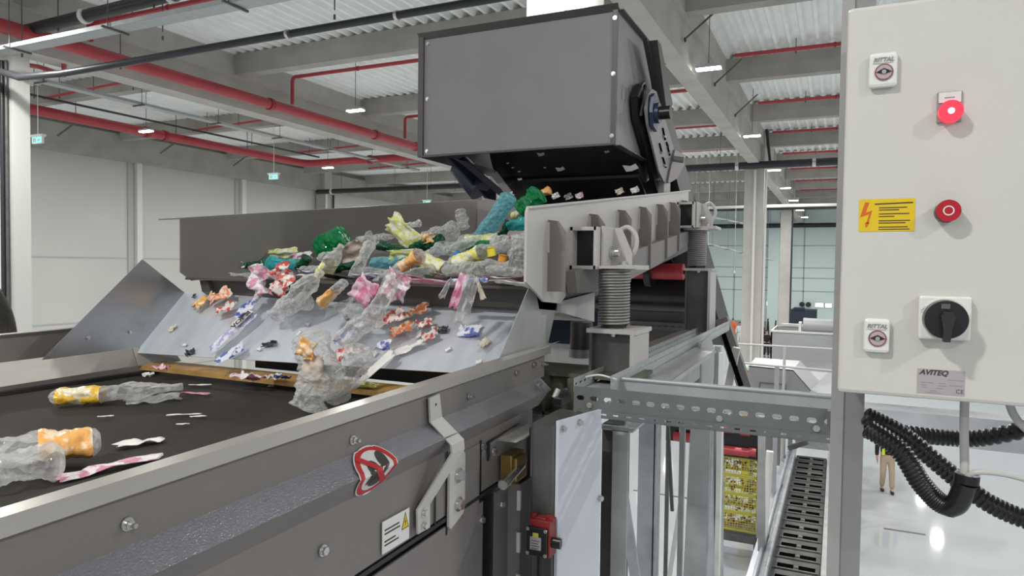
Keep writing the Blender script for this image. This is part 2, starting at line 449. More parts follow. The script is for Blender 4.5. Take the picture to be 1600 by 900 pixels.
# columns
def column(x0, x1, y0, y1, label, zt=DECK, m='concrete_light', pipes=()):
    t = thing('column', ((x0+x1)/2, (y0+y1)/2, ZF), label, 'column', 'concrete columns')
    c = MB(); c.box((x0, y0, ZF), (x1, y1, zt)); c.build('shaft', m, t)
    zp = min(zt - .2, DECK - 1.5)
    for (px_, py_, r_, mm) in pipes:
        d = MB(); d.cyl((px_, py_, ZF), (px_, py_, zp), r_, 10); d.build('conduit', mm, t)
    return t
column(-3.38, -2.66, 28.2, 29.0, 'mottled concrete column with white conduits behind the slotted trays', pipes=((-2.98, 28.13, .05, 'white_trim'), (-2.6, 28.3, .05, 'white_trim')))
column(-3.42, -2.78, 47.5, 48.1, 'slim pale concrete column farther down the hall', m='concrete_light', pipes=((-2.72, 47.5, .05, 'black_pipe'),))
column(-3.5, -2.72, 7.75, 8.35, 'pale column top rising behind the grey hood', m='wall_white', pipes=((-2.95, 7.7, .02, 'seam_grey'),))
column(-14.9, -14.36, 8.0, 8.30, 'white column at the left edge with dark conduits', zt=4.0, m='wall_white', pipes=((-14.68, 7.95, .05, 'white_trim'), (-14.60, 7.93, .045, 'black_pipe'), (-14.50, 7.95, .03, 'steel_dark')))
column(-14.9, -14.1, 28.3, 29.0, 'concrete column behind the grey hood')
column(-26.2, -25.6, 30.1, 30.7, 'concrete column in the far left corner of the white wall', pipes=((-25.5, 30.1, .06, 'white_trim'), (-25.5, 30.7, .06, 'black_pipe')))
column(-5.6, -4.7, 64.6, 65.6, 'column against the cyan far wall', m='wall_cyan')

# ---- pipes
def pipe(name, pts, r, m, label, group=None, n=12, smooth=False, coll=(), hang=True):
    if coll or 1:
        t = thing(name, pts[0], label, 'pipe', group)
        b = MB(); b.tube(pts, r, n, smooth=smooth); b.build('pipe_run', m, t)
        for (p, d, mm) in coll:
            p = Vector(p); d = Vector(d)
            c = MB(); c.cyl(p - d * r * .45, p + d * r * .45, r * 1.22, 14); c.build('coupling', mm, t)
        a0, a1 = Vector(pts[0]), Vector(pts[-1])
        if hang and abs(a0.z - a1.z) < .6 and (a1 - a0).length > 3:
            for q in (.12, .37, .63, .88):
                h_ = a0.lerp(a1, q)
                c = MB(); c.cyl((h_.x, h_.y, h_.z + r * .5), (h_.x, h_.y, DECK + .13), .010, 6); c.cyl((h_.x, h_.y, h_.z - r - .05), (h_.x, h_.y, h_.z - r + .02), .018, 8); c.build('hanger', 'steel_dark', t)
        return t
def arc(p, a, b, r, n=6):
    """rounded corner at p from direction a to direction b"""
    p = Vector(p); a = Vector(a); b = Vector(b)
    c = p - a * r + b * r
    return [c - b * r * math.cos(q) + a * r * math.sin(q) for q in [PI/2*i/n for i in range(n + 1)]]
x1_, z1_ = -21.5, 4.40
A1 = [(x1_, -8, z1_), (x1_, 22.9, z1_)]
c1 = arc((x1_, 24.0, z1_), (0, 1, 0), (1, 0, 0), .5)
c2 = arc((-13.8, 24.0, z1_), (1, 0, 0), (0, 0, 1), .4)
c2b = [(-13.8, 24.0, 5.0)]
pipe('sprinkler_main', [(x1_, -8, z1_), *c1, *c2, (-13.8, 24.0, 4.75)], .155, 'red_pipe', 'thick red pipe along the left bay, turning right and rising at its end', 'red sprinkler mains', 14,
     coll=[((x1_, 16.2, z1_), (0, 1, 0), 'dark_red'), ((x1_, 16.9, z1_), (0, 1, 0), 'dark_red'), ((-18.0, 24, z1_), (1, 0, 0), 'dark_red'), ((-15.5, 24, z1_), (1, 0, 0), 'dark_red')])
pipe('sprinkler_main', [(-13.75, -8, 4.2), (-13.75, 40, 4.2)], .13, 'red_pipe', 'thick red pipe hung beside the upper left concrete girder', 'red sprinkler mains', 14,
     coll=[((-13.75, 14.0, 4.2), (0, 1, 0), 'dark_red'), ((-13.75, 18.6, 4.2), (0, 1, 0), 'dark_red'), ((-13.75, 21.0, 4.2), (0, 1, 0), 'dark_red')])
# branch lines in front of each cross beam
for i, y in enumerate(SY[1:10]):
    for (xa, xb, bn) in ((-13.6, -3.6, 'middle bay'), (-2.4, 9, 'right bay')):
        yy = y - .85; z = 5.17
        if bn == 'middle bay': yy = [9.05, 14.66, 20.09, 25.35, 30.5, 35.7, 41, 46.3, 51.5][i]; z = 5.06 if i else 4.72
        if bn == 'middle bay' and i in (1, 2, 3):
            pts = [(xa, yy, 4.33), *arc((xa, yy, z), (0, 0, 1), (1, 0, 0), .12), (xb, yy, z)]
        else: pts = [(xa, yy, z), (xb, yy, z)]
        pipe('sprinkler_branch', pts, .05, 'red_pipe', 'thin red branch pipe under the roof, %s, beam %s' % (bn, where[i + 1]), 'thin red branch pipes', 8,
             coll=[((xa + 2.2, yy, z), (1, 0, 0), 'dark_red'), ((xa + 5.2, yy, z), (1, 0, 0), 'dark_red')])
for i, y in enumerate(SY[2:6]):
    pipe('sprinkler_branch', [(-21.3, y - .6, 4.75), (-15.2, y - .6, 4.95)], .04, 'red_pipe', 'thin red branch pipe in the left bay, beam %s' % where[i + 2], 'thin red branch pipes', 8)
pipe('drain_pipe', [U(-60, 92, 'y', 7.4), U(30, 121, 'y', 7.4), U(95, 115, 'y', 7.5), U(190, 99, 'y', 7.8), U(330, 74, 'y', 8.4), U(660, 17, 'y', 8.9), U(1000, -41, 'y', 9.2)], .06, 'black_pipe', 'thin black pipe crossing the roof in front of the second beam', 'black pipes', 10, coll=[(U(450, 53, 'y', 8.55), (1, 0, 0), 'zinc'), (U(620, 24, 'y', 8.84), (1, 0, 0), 'zinc')])
pipe('drain_pipe', [(-14.2, 8.0, 4.3), (-9, 8.0, 4.38), (-4, 8.0, 4.5)], .11, 'black_pipe', 'thick black pipe at the upper left edge', 'black pipes', 12, coll=[((-12.2, 8.0, 4.33), (1, 0, 0), 'white_trim'), ((-10.0, 8.0, 4.37), (1, 0, 0), 'white_trim')])
pipe('drain_pipe', [(-12, 27.7, 3.92), (9, 27.7, 3.92)], .14, 'black_pipe', 'long black pipe crossing in front of the mottled column', 'black pipes', 12, coll=[((-6.2, 27.7, 3.92), (1, 0, 0), 'zinc'), ((-3.6, 27.7, 3.92), (1, 0, 0), 'zinc'), ((-.9, 27.7, 3.92), (1, 0, 0), 'zinc')])
pipe('drain_pipe', [(-11, 47.0, 3.95), (9, 47.0, 3.95)], .2, 'black_pipe', 'black pipe crossing in front of the slim far column', 'black pipes', 10)
pipe('drain_pipe', [(-14, 64.5, 3.8), (9, 64.5, 3.8)], .2, 'black_pipe', 'black pipe along the top of the cyan far wall', 'black pipes', 10)
pipe('drain_pipe', [(-25.6, 29.5, 3.85), (-12, 29.5, 3.85)], .13, 'black_pipe', 'black pipe starting at the far left corner column', 'black pipes', 12, coll=[((-24.6, 29.5, 3.85), (1, 0, 0), 'white_trim')])
pipe('conduit_run', [(-20.3, -8, 4.55), (-20.3, 23.5, 4.55)], .035, 'black_pipe', 'thin dark conduit beside the left red main', 'black pipes', 8)
pipe('sprinkler_drop', [U(100, 88, 'y', 9.0), U(100, 117, 'y', 9.0), U(60, 104, 'y', 9.0), U(0, 96, 'y', 9.0)], .05, 'red_pipe', 'short red drop pipe by the left white column', 'red drops', 8)
pipe('sprinkler_drop', [U(140, 25, 'y', 9.0), U(141, 64, 'y', 9.0)], .06, 'red_pipe', 'short red vertical pipe hanging at the upper left', 'red drops', 8)
pipe('sprinkler_drop', [(-2.6, 28.0, DECK), (-2.45, 28.0, 4.1)], .05, 'black_pipe', 'short black drop pipe by the mottled column', 'red drops', 8)

# ---- cable trays under the roof
def roof_tray(p0, p1, label, wd=.28):
    p0 = Vector(p0); p1 = Vector(p1); t = thing('roof_cable_tray', p0, label, 'cable tray', 'roof cable trays')
    d = (p1 - p0).normalized(); s_ = d.cross(Vector((0, 0, 1))).normalized()
    b = MB(); b.bar(p0, p1, wd, .01); b.bar(p0 + s_ * wd/2 + Vector((0,0,.03)), p1 + s_ * wd/2 + Vector((0,0,.03)), .01, .07); b.bar(p0 - s_ * wd/2 + Vector((0,0,.03)), p1 - s_ * wd/2 + Vector((0,0,.03)), .01, .07)
    b.build('tray_channel', 'tray_steel', t)
    L_ = (p1 - p0).length; k = 0
    while k < L_ and k < 40:
        q = p0 + d * (k + .8)
        r_ = MB(); r_.cyl(q + s_ * (wd/2 + .02), Vector((q.x + s_.x * (wd/2+.02), q.y + s_.y * (wd/2+.02), DECK)), .008, 6)
        r_.bar(q - s_ * (wd/2 + .06) - Vector((0,0,.02)), q + s_ * (wd/2 + .12) - Vector((0,0,.02)), .04, .03)
        r_.build('hanger', 'steel_dark', t); k += 2.6
    return t
roof_tray((-13.9, 7.4, 3.68), (-3.5, 7.4, 3.68), 'light grey cable tray crossing at the upper left')
roof_tray((-17.6, 7, 4.3), (-17.6, 27, 4.3), 'light grey cable tray running down the left bay')
roof_tray((-9.3, 30, 3.1), (-5.8, 52, 3.1), 'slanting bright tray far behind the hood')
roof_tray((-8.5, 33, 1.9), (-4.3, 53, .6), 'bright slanting rail behind the mottled column', .12)
t = thing('roof_cable_tray', (-12, 38, 3.2), 'wide pale duct crossing behind the mottled column', 'cable tray', 'roof cable trays')
b = MB(); b.box((-12, 38, 3.2), (9, 38.5, 3.32)); b.build('tray_channel', 'white_trim', t)

# ---- lamps
def lamp(loc, label=None, proto=[]):
    if not proto:
        t = thing('high_bay_lamp', loc, label, 'ceiling lamp', 'LED high bay lamps')
        x, y, z = loc
        b = MB(); b.box((x-.25, y-.09, z), (x+.25, y+.09, z+.05)); b.box((x-.06, y-.05, z+.05), (x+.06, y+.05, z+.09)); b.build('housing', 'lamp_body', t, bevel=.01)
        b = MB(); b.box((x-.24, y-.08, z-.03), (x+.24, y+.08, z-.001)); b.build('diffuser', 'led', t, bevel=.01)
        b = MB(); b.cyl((x, y, z+.09), (x, y, DECK + .2), .008, 6); b.build('hanging_wire', 'steel_dark', t)
        proto.append(t)
    else:
        t = copy_tree(proto[0], loc, label)
    ld = lamp.ld
    lo = bpy.data.objects.new('lamp_light', ld); COL.objects.link(lo); lo.parent = t
    lo.location = (0, 0, -.08)
    return t
ld = bpy.data.lights.new('lamp_light', 'AREA'); ld.shape = 'RECTANGLE'; ld.size = .48; ld.size_y = .16; ld.energy = LAMP_W; ld.color = (1, .985, .95)
lamp.ld = ld
rows = {-2.45: [-8.2, -2.2, 6.9, 14.3, 22.0, 29.9, 36.6, 43.3, 50.5, 57.5], -11.5: [-7.8, -.5, 6.2, 14.7, 22.4, 30.5, 38, 45.5, 53],
        -19.4: [-.5, 6.9, 14.6, 23.0, 31.1, 38.8, 46.5], 5.5: [-8.2, -2.2, 6.9, 14.5, 22, 30, 38, 46, 54]}  # lamps outside the view are added, placed for foreground light and cabinet shadows
rn = {-2.45: 'row right of the hood', -11.5: 'row left of the hood', -19.4: 'row along the left red main', 5.5: 'row over the right bay'}
for x, ys in rows.items():
    for i, y in enumerate(ys):
        if x == -11.5 and y == 6.2: lamp((-12.9, 6.3, 4.0), 'glowing white LED lamp cut by the upper left picture corner'); continue
        vis = [v for v in ys if v > (2 if x < -15 else 7.5)]
        w_ = ('nearest of those in view', 'second of those in view', 'third in view', 'fourth in view', 'fifth in view', 'sixth in view', 'seventh in view', 'eighth in view')[vis.index(y)] if y in vis else 'unseen one added outside the view'
        lamp((x, y, 4.0), 'glowing white LED lamp, %s, %s' % (rn[x], w_))
# ---- exit signs on wires
def exit_sign(loc, label):
    t = thing('exit_sign', loc, label, 'exit sign', 'hanging exit signs'); x, y, z = loc
    b = MB(); b.box((x-.2, y-.03, z), (x+.2, y+.03, z+.17)); b.box((x-.24, y-.06, z+.17), (x+.24, y+.06, z+.22)); b.build('housing', 'white_trim', t)
    b = MB(); b.box((x-.19, y-.035, z+.01), (x+.19, y-.03, z+.16)); b.m = 1
    b.box((x-.15, y-.04, z+.03), (x-.02, y-.035, z+.14)); b.box((x+.03, y-.04, z+.06), (x+.15, y-.035, z+.1)); b.build('sign_face', ['sign_teal', 'white_label'], t)
    b = MB(); b.cyl((x, y, z+.22), (x, y, DECK + .2), .01, 6); b.build('hanging_wire', 'white_trim', t)
exit_sign((-18.2, 10.7, 2.9), 'small teal exit sign hanging near the left column')
exit_sign((-18.0, 18.5, 2.92), 'small exit sign hanging before the far left corner')
exit_sign((-18.0, 28.5, 2.9), 'tiny exit sign hanging just above the feeder side wall')
for i, (x, y) in enumerate(((-4.0, 16), (-5.6, 26), (-5.2, 24), (-7.2, 30), (-5.0, 30), (-6.1, 33), (-4.3, 33))):
    b = MB(); b.cyl((x, y, -.2 + .6 * (i % 3)), (x, y, DECK + .2), .009, 6); b.cyl((x, y, -.2 + .6 * (i % 3)), (x, y, -.1 + .6 * (i % 3)), .03, 8)
    tag(b.build('hanging_wire', 'white_trim'), 'thin white wire hanging from the roof behind the hood', 'wire', 'thin white hanging wires')
# diagonal red/dark braces beside the right girder
for i, y in enumerate((8.6, 13.4, 16.9, 20.5)):
    b = MB(); b.cyl((-2.2, y + .35, 4.95), (-2.74, y, 4.35), .02, 8); b.bolt((-2.76, y, 4.33), (1, 0, 0), .04, .04)
    tag(b.build('pipe_brace', 'dark_red' if i == 0 else 'steel_dark'), ['red slanting brace rod on the right girder nearest the hood', 'dark slanting brace rod right of the first lamp', 'dark slanting brace rod before the second lamp', 'dark slanting brace rod above the second lamp'][i], 'brace', 'pipe braces')
for i, y in enumerate((10.3, 13.6, 17.2, 20.5)):
    b = MB(); b.cyl((-21.55, y + .2, 4.27), (-22.05, y - .05, 3.85), .03, 8); b.cyl((-21.55, y + .2, 4.27), (-21.55, y + .2, DECK + .02), .012, 6)
    tag(b.build('pipe_brace', 'steel_dark'), 'dark slanting bracket under the left red main, %s' % ('beside the left white column', 'second from the left column', 'third from the left column', 'nearest the pipe corner')[i], 'brace', 'left pipe braces')
# ================================================================== LOWER CONVEYOR in the foreground
def tz(y): return .018 * (y - 1.5)
YA, YB = -1.2, 2.60
cv = thing('belt_conveyor', (-2.1, .7, -1.6), 'grey steel belt conveyor in the foreground with a wide dark belt', 'conveyor')
# near side frame (right): top lip, upper web, folded hat profile, lower web
b = MB()
b.strip([(-1.088, -.343), (-1.046, -.343), (-1.046, -.373), (-1.060, -.373)], YA, YB, tz, .003)
b.build('top_lip', 'stainless', cv)
HAT = [(-1.062, -.345), (-1.062, -.462), (-1.012, -.505), (-1.055, -.566), (-1.055, -.762)]
b = MB(); b.strip(HAT[:2], YA, YB - .03, tz, .004); b.strip(HAT[2:4], YA, YB - .10, tz, .004); b.strip(HAT[3:5], YA, YB - .16, tz, .004)
b.slab([(-1.062, YB - .1, HAT[1][1] + tz(YB)), (-1.012, YB - .14, HAT[2][1] + tz(YB)), (-1.055, YB - .16, HAT[3][1] + tz(YB)), (-1.07, YB - .12, HAT[3][1] + tz(YB))], (0, .003, 0))
b.build('side_frame', 'paint_grey', cv)
b = MB(); b.strip(HAT[1:3], YA, YB - .07, tz, .004); b.build('profile_top', 'paint_gloss', cv)
b = MB(); b.box((-1.085, YA, -1.5), (-1.072, YB - .02, -.56)); b.build('inner_web', 'black_plastic', cv)
b = MB(); b.slab([(-1.052, YA, -.795 + tz(YA)), (-1.052, 2.03, -.795 + tz(2.03)), (-1.052, 2.03, -1.5), (-1.052, YA, -1.5)], (-.006, 0, 0))
dp = b.build('access_door', 'paint_grey', cv)
b = MB(); b.bar((-1.06, YA, -.772 + tz(YA)), (-1.06, 2.15, -.772 + tz(2.15)), .02, .012); b.build('edge_gap', 'black_rubber', cv)  # black bar stands in for the dark gap above the door
# door hinge-side notch and small plates
b = MB(); b.slab([(-1.049, 1.10, -.735), (-1.049, 1.13, -.735), (-1.049, 1.13, -.79), (-1.049, 1.10, -.79)], (.002, 0, 0)); b.build('latch_plate', 'steel_dark', cv)
# Z-formed strap bracket standing proud of the side
XS = -1.046
sA = [U(671.5, 622, 'x', XS), U(687, 615, 'x', XS), U(691, 651, 'x', XS), U(673, 660, 'x', XS)]
sB = [U(725, 686, 'x', -1.0), U(705.5, 696, 'x', -1.0), U(726, 702, 'x', -.995), U(707, 708, 'x', -.995)]
sC = [U(672, 788, 'x', -1.035), U(652.5, 797, 'x', -1.035), U(672, 824, 'x', -1.035), U(653.5, 835, 'x', -1.035)]
b = MB(); TH = (-.006, 0, 0)
b.slab([sA[0], sA[1], sA[2], sA[3]], TH); b.slab([sA[3], sA[2], sB[0], sB[1]], TH); b.slab([sB[1], sB[0], sB[2], sB[3]], TH); b.slab([sB[3], sB[2], sC[0], sC[1]], TH); b.slab([sC[1], sC[0], sC[2], sC[3]], TH)
br = b.build('strap_bracket', 'paint_light', cv)
b = MB(); p1_, p2_ = U(662, 801, 'x', -1.035), U(662, 821, 'x', -1.035); b.bolt(p1_, (1, 0, 0), .010, .012); b.bolt(p2_, (1, 0, 0), .010, .012); b.build('bolt', 'zinc', br)
b = MB(); p1_ = U(681, 632, 'x', XS); b.cyl(p1_, p1_ + Vector((.001, 0, 0)), .004, 8); b.build('hole', 'black_plastic', br)
# bolted joint plate
b = MB(); b.prism([(1.79, -.60), (1.815, -.585), (1.875, -.577), (1.885, -.59), (1.885, -.76), (1.875, -.775), (1.80, -.80), (1.79, -.79)], 'x', -1.049, -1.041)
jp = b.build('joint_plate', 'paint_light', cv)
for z in (-.645, -.735):
    b = MB(); b.bolt((-1.041, 1.842, z), (1, 0, 0), .017, .018); b.build('bolt', 'zinc', jp)
b = MB(); b.box((-1.062, 1.89, -.795), (-1.051, 2.0, -.585)); b.build('cover_plate', 'paint_grey', cv)
b = MB()
for (y, z0, z1) in ((1.787, -.815, -.56), (2.004, -.75, -.575), (1.72, -.77, -.66)): b.box((-1.0515, y, z0), (-1.049, y + .006, z1))
b.box((-1.0515, 1.79, -.578), (-1.049, 1.89, -.572)); b.build('panel_gap', 'black_plastic', cv)
for (y, z, st) in ((.76, -.443 + .005, 1), (1.351, -.429, 1), (1.939, -.420, 1), (2.30, -.392, 0), (2.461, -.382, 0), (2.555, -.392, 1)):
    b = MB(); b.bolt((-1.060, y, z), (1, 0, 0), .0085, .010, stud=bool(st)); b.build('bolt', 'zinc', cv)
for (y, z) in ((1.235, -.657), (.93, -.495), (2.02, -.60), (2.02, -.845), (2.03, -1.1)):
    b = MB(); b.bolt((-1.052, y, z), (1, 0, 0), .010 if z != -.495 else .005, .012); b.build('bolt', 'zinc' if z != -.495 else 'steel_dark', cv)
b = MB(); b.bolt((-1.03, 2.44, -.455), (1, .0, .8), .011, .012); b.build('bolt', 'zinc', cv)
# bearing end: bracket hood, brass take-up block, hinge plate
b = MB(); b.slab([U(777, 686, 'x', -1.045), U(806, 689, 'x', -.955), U(827, 679, 'x', -.955), U(827, 661, 'x', -1.045)], (0, 0, -.006)); b.build('bearing_hood', 'paint_light', cv)
b = MB(); b.slab([U(765, 692, 'x', -1.046), U(800, 669, 'x', -1.046), U(800, 702, 'x', -1.046), U(766, 717, 'x', -1.046)], (.004, 0, 0)); b.build('bearing_bracket', 'paint_grey', cv)
b = MB(); b.bar(U(762, 691, 'x', -1.049), U(811, 662, 'x', -1.049), .004, .006); b.bar(U(762, 691, 'x', -1.049), U(763, 720, 'x', -1.049), .004, .006, (0, 1, 0)); b.build('opening_edge', 'black_plastic', cv)
b = MB(); b.bolt(U(771, 705, 'x', -1.041), (1, 0, 0), .011, .012); b.build('bolt', 'zinc', cv)
b = MB(); b.box((-1.045, 2.14, -.76), (-1.0, 2.25, -.655)); b.box((-1.0, 2.15, -.745), (-.985, 2.24, -.665)); bl = b.build('take_up_block', 'brass', cv, bevel=.004)
b = MB(); b.cyl((-1.0, 2.22, -.705), (-.985, 2.04, -.725), .017, 14); b.build('adjusting_screw', 'zinc', bl)
b = MB(); b.box((-1.047, 2.10, -1.5), (-1.040, 2.20, -.775)); b.box((-1.0, 2.20, -1.5), (-.993, 2.31, -.77)); b.slab([(-1.04, 2.20, -.775), (-.995, 2.205, -.77), (-.995, 2.205, -1.5), (-1.04, 2.20, -1.5)], (0, .004, 0))
hp = b.build('hinge_plate', 'paint_grey', cv)
for z in (-.80, -.95, -1.1, -1.25):
    b = MB(); b.box((-1.003, 2.194, z - .06), (-.99, 2.204, z + .01)); b.build('hinge_pin', 'white_trim', hp)
b = MB(); b.bolt((-1.040, 2.15, -.83), (1, 0, 0), .012, .012); b.build('bolt', 'zinc', hp)
# far side frame (left)
b = MB(); b.strip([(-3.26, -.335), (-3.30, -.335), (-3.30, -.60)], YA, 2.5, tz, .004); b.build('side_frame', 'stainless_warm', cv)
b = MB(); b.bolt((-3.296, 1.62, -.395), (1, 0, 0), .012, .014, stud=True); b.build('bolt', 'zinc', cv)
b = MB(); b.slab([(-3.145, YA, -.435 + tz(YA)), (-3.145, 2.28, -.435 + tz(2.28)), (-3.10, 2.28, -.528 + tz(2.28)), (-3.10, YA, -.528 + tz(YA))], (-.004, 0, 0))
b.strip([(-3.17, -.44), (-3.145, -.435)], YA, 2.28, tz, .003)
b.slab([(-3.145, 2.285, -.42), (-3.145, 2.50, -.44), (-3.06, 2.50, -.515), (-3.10, 2.285, -.515)], (-.004, 0, 0)); b.build('skirt_board', 'stainless', cv)
b = MB(); b.slab([(-1.16, YA, -.40), (-1.16, 2.3, -.37), (-1.20, 2.3, -.53), (-1.20, YA, -.56)], (.004, 0, 0)); b.build('skirt_board', 'stainless_warm', cv)
b = MB(); b.box((-3.12, YA, -.560), (-3.085, 2.4, -.545)); b.build('rubber_skirt', 'black_rubber', cv)
b = MB(); b.box((-1.24, YA, -.560), (-1.17, 2.4, -.545)); b.build('rubber_skirt', 'black_rubber', cv)
# belt and tail drum
b = MB(); b.box((-3.14, YA, -.575), (-1.14, 2.42, -.562)); b.build('belt', 'belt_rubber', cv)
b = MB(); b.cyl((-3.14, 2.42, -.70), (-1.14, 2.42, -.70), .137, 40); b.build('tail_drum', 'belt_rubber', cv)
b = MB(); b.slab([(-3.12, 2.30, -.515), (-1.15, 2.30, -.515), (-1.15, 2.42, -.505), (-3.12, 2.42, -.505)], (0, 0, -.022)); b.build('sealing_strip', 'seal_brown', cv)
b = MB(); b.box((-2.6, 2.55, -.52), (-1.2, 2.6, -.30)); b.box((-2.6, 2.44, -1.0), (-1.15, 2.5, -.56)); b.build('tail_cover', 'black_rubber', cv)
b = MB(); b.box((-3.2, YA + .1, -1.6), (-3.1, YA + .2, -.6)); b.build('leg', 'paint_grey', cv)
b = MB(); b.box((-3.28, 2.3, -5.7), (-3.18, 2.4, -.6)); b.build('leg', 'paint_grey', cv)
b = MB(); b.box((-1.2, YA + .1, -1.6), (-1.1, YA + .2, -.75)); b.build('leg', 'paint_grey', cv)

# stickers: laid over the folded profile
segs = [math.hypot(HAT[i+1][0]-HAT[i][0], HAT[i+1][1]-HAT[i][1]) for i in range(4)]
def onhat(y, s, off):
    i = 0
    while i < 3 and s > segs[i]: s -= segs[i]; i += 1
    a, c = HAT[i], HAT[i+1]; t = s / segs[i]
    nx, nz = -(c[1]-a[1]) / segs[i], (c[0]-a[0]) / segs[i]
    return Vector((a[0] + (c[0]-a[0])*t + nx*off, y, a[1] + (c[1]-a[1])*t + nz*off + tz(y)))
S0 = .117 + .068; Y0 = 1.395
def decal(mb, fn, n1, n2, off):
    g = [[fn(i / n1, j / n2) for j in range(n2 + 1)] for i in range(n1 + 1)]
    vs = [onhat(Y0 + p[0], S0 + p[1], off) for r in g for p in r]
    mb.add(vs, [(i*(n2+1)+j, (i+1)*(n2+1)+j, (i+1)*(n2+1)+j+1, i*(n2+1)+j+1) for i in range(n1) for j in range(n2)])
RR = .078
def ringf(r0, r1): return lambda u, v: ((r0 + (r1-r0)*v) * math.cos(2*PI*u), (r0 + (r1-r0)*v) * math.sin(2*PI*u))
b = MB(); b.m = 0; decal(b, ringf(.0, RR), 48, 14, .0045)
b.m = 1; decal(b, ringf(RR * .76, RR * .95), 48, 4, .0055)
b.m = 2
def blob(cx_, cy_, rx, ry, a):
    def fn(u, v):
        px_ = rx * v * math.cos(2*PI*u); py_ = ry * v * math.sin(2*PI*u)
        return (cx_ + px_ * math.cos(a) - py_ * math.sin(a), cy_ + px_ * math.sin(a) + py_ * math.cos(a))
    return fn
decal(b, blob(.028, -.022, .018, .028, .1), 20, 6, .0055); decal(b, blob(-.018, -.008, .020, .024, .1), 20, 6, .0055)
decal(b, blob(.0, .03, .030, .018, .3), 20, 6, .0055)
for k in range(4): decal(b, blob(-.03 + .018 * k, .012, .006, .022, .2), 12, 6, .0055)
b.m = 1
decal(b, lambda u, v: (-.052 + u * .104 + (v - .5) * .012, -.052 + u * .104 - (v - .5) * .012), 24, 3, .0065)
st = b.build('warning_sticker', ['white_label', 'red_label', 'dark_ink'], cv); st['label'] = 'round red and white no-reaching sticker folded over the profile'
b = MB(); b.box((-1.0505, 1.461, -.752), (-1.0485, 1.585, -.667)); 
b.m = 1
for k, (z, l) in enumerate(((-.692, .066), (-.702, .07), (-.722, .05), (-.732, .064))): b.box((-1.0485, 1.470, z - .0022), (-1.0480, 1.470 + l, z + .0022))
b.m = 2; b.poly([(-1.0480, 1.551, -.715), (-1.0480, 1.579, -.715), (-1.0480, 1.565, -.678)]); b.m = 1; b.poly([(-1.0484, 1.547, -.718), (-1.0484, 1.583, -.718), (-1.0484, 1.565, -.671)])
b.poly([(-1.0476, 1.566, -.686), (-1.0476, 1.561, -.70), (-1.0476, 1.565, -.70), (-1.0476, 1.562, -.712), (-1.0476, 1.569, -.697), (-1.0476, 1.565, -.697)])
nl = b.build('notice_label', ['white_label', 'dark_ink', 'yellow_label'], cv); nl['label'] = 'white notice label with a small yellow warning triangle'

# ================================================================== SLIDE PLATE between feeder and belt
sp = thing('slide_plate', (-2.1, 2.5, -.45), 'sloping galvanised sheet chute with upright triangular wings above the belt', 'chute')
SBL, SBR = Vector((-3.14, 2.30, -.455)), Vector((-1.12, 2.40, -.425))
STL, STR = Vector((-3.14, 2.585, -.165)), Vector((-1.12, 2.70, -.135))
nrm = (SBR - SBL).cross(STL - SBL).normalized()
b = MB(); b.slab([SBL, SBR, STR, STL], nrm * -.003); b.build('sheet', 'galvanised_sheet', sp)
b = MB(); b.slab([SBL, STL, (-3.14, 2.34, .008), (-3.14, 1.855, -.438)], (-.003, 0, 0))
b.slab([SBL, (-3.14, 1.855, -.438), (-3.18, 1.855, -.438), (-3.18, 2.30, -.455)], (0, 0, -.002))
wg = b.build('wing', 'galvanised_wing', sp)
b = MB(); b.bolt((-3.138, 2.06, -.36), (1, 0, 0), .008, .008); b.bolt((-3.138, 2.27, -.35), (1, 0, 0), .006, .008); b.build('rivet', 'zinc', wg)
b = MB(); b.slab([(-1.10, 2.236, -.338), (-1.10, 2.609, .028), (-1.10, 2.809, -.141), (-1.10, 2.70, -.33)], (-.003, 0, 0))
b.slab([(-1.10, 2.236, -.334), (-1.10, 2.70, -.33), (-1.06, 2.73, -.318), (-1.06, 2.24, -.336)], (0, 0, .002)); b.build('wing', 'galvanised_matte', sp)

# ================================================================== VIBRATING FEEDER
SL = .121
def zs(y, z0, y0=2.5): return z0 + SL * (y - y0)
fd = thing('vibrating_feeder', (-2.05, 4.0, -.2), 'grey vibrating feeder trough spilling plastic waste, ribbed along its side', 'feeder')
b = MB()
FP = [(2.345, -.06), (2.345, .20), (2.36, .222), (5.35, .592), (5.35, .22), (2.76, -.06), (2.76, -.125), (2.70, -.155), (2.52, -.14), (2.44, -.10)]
b.prism(FP, 'x', -1.056, -1.046)
b.slab([(-1.056, 2.36, .222), (-1.056, 5.35, .592), (-1.030, 5.35, .592), (-1.030, 2.36, .222)], (0, 0, -.008))
b.build('side_plate', 'paint_light', fd)
b = MB(); b.prism([(2.70, -.02), (3.7, .10), (5.33, .30), (5.27, .211), (4.13, .012), (3.7, -.043), (3.166, -.116), (2.74, -.11)], 'x', -1.03, -.985); b.build('bottom_beam', 'paint_grey', fd)  # same paint as the side plate, darkened for the shade underneath
ribs = [2.55, 3.05, 3.50, 3.92, 4.34, 4.70, 5.10]
zb = lambda y: max(-.105, -.043 + (y - 3.7) * .155)
for y in ribs:
    zt = zs(y, .178); z0 = -.10 if y < 3.4 else zb(y)
    b = MB(); b.prism([(-1.046, zt), (-1.005, zt - .005), (-.972, zt - .05), (-.972, z0), (-1.046, z0)], 'y', y, y + .012)
    b.m = 1; b.box((-1.046, y - .004, zt - .13), (-1.038, y, zt - .01)); b.build('rib', ['paint_grey', 'paint_light'], fd)  # rib shade put into the colour; same paint as the side plate
for (y, tx) in ((3.72, '43'), (4.15, '42')):
    b = MB(); text_mesh(tx, .075, (-1.0445, y, zs(y, .085)), (0, 1, 0), (0, 0, 1), b, bold=.002); b.build('stencilled_number', 'white_label', fd)
b = MB(); b.prism([(2.49, -.055), (2.49, .217), (5.7, .605), (5.7, .28), (2.56, -.100)], 'x', -3.06, -3.052)
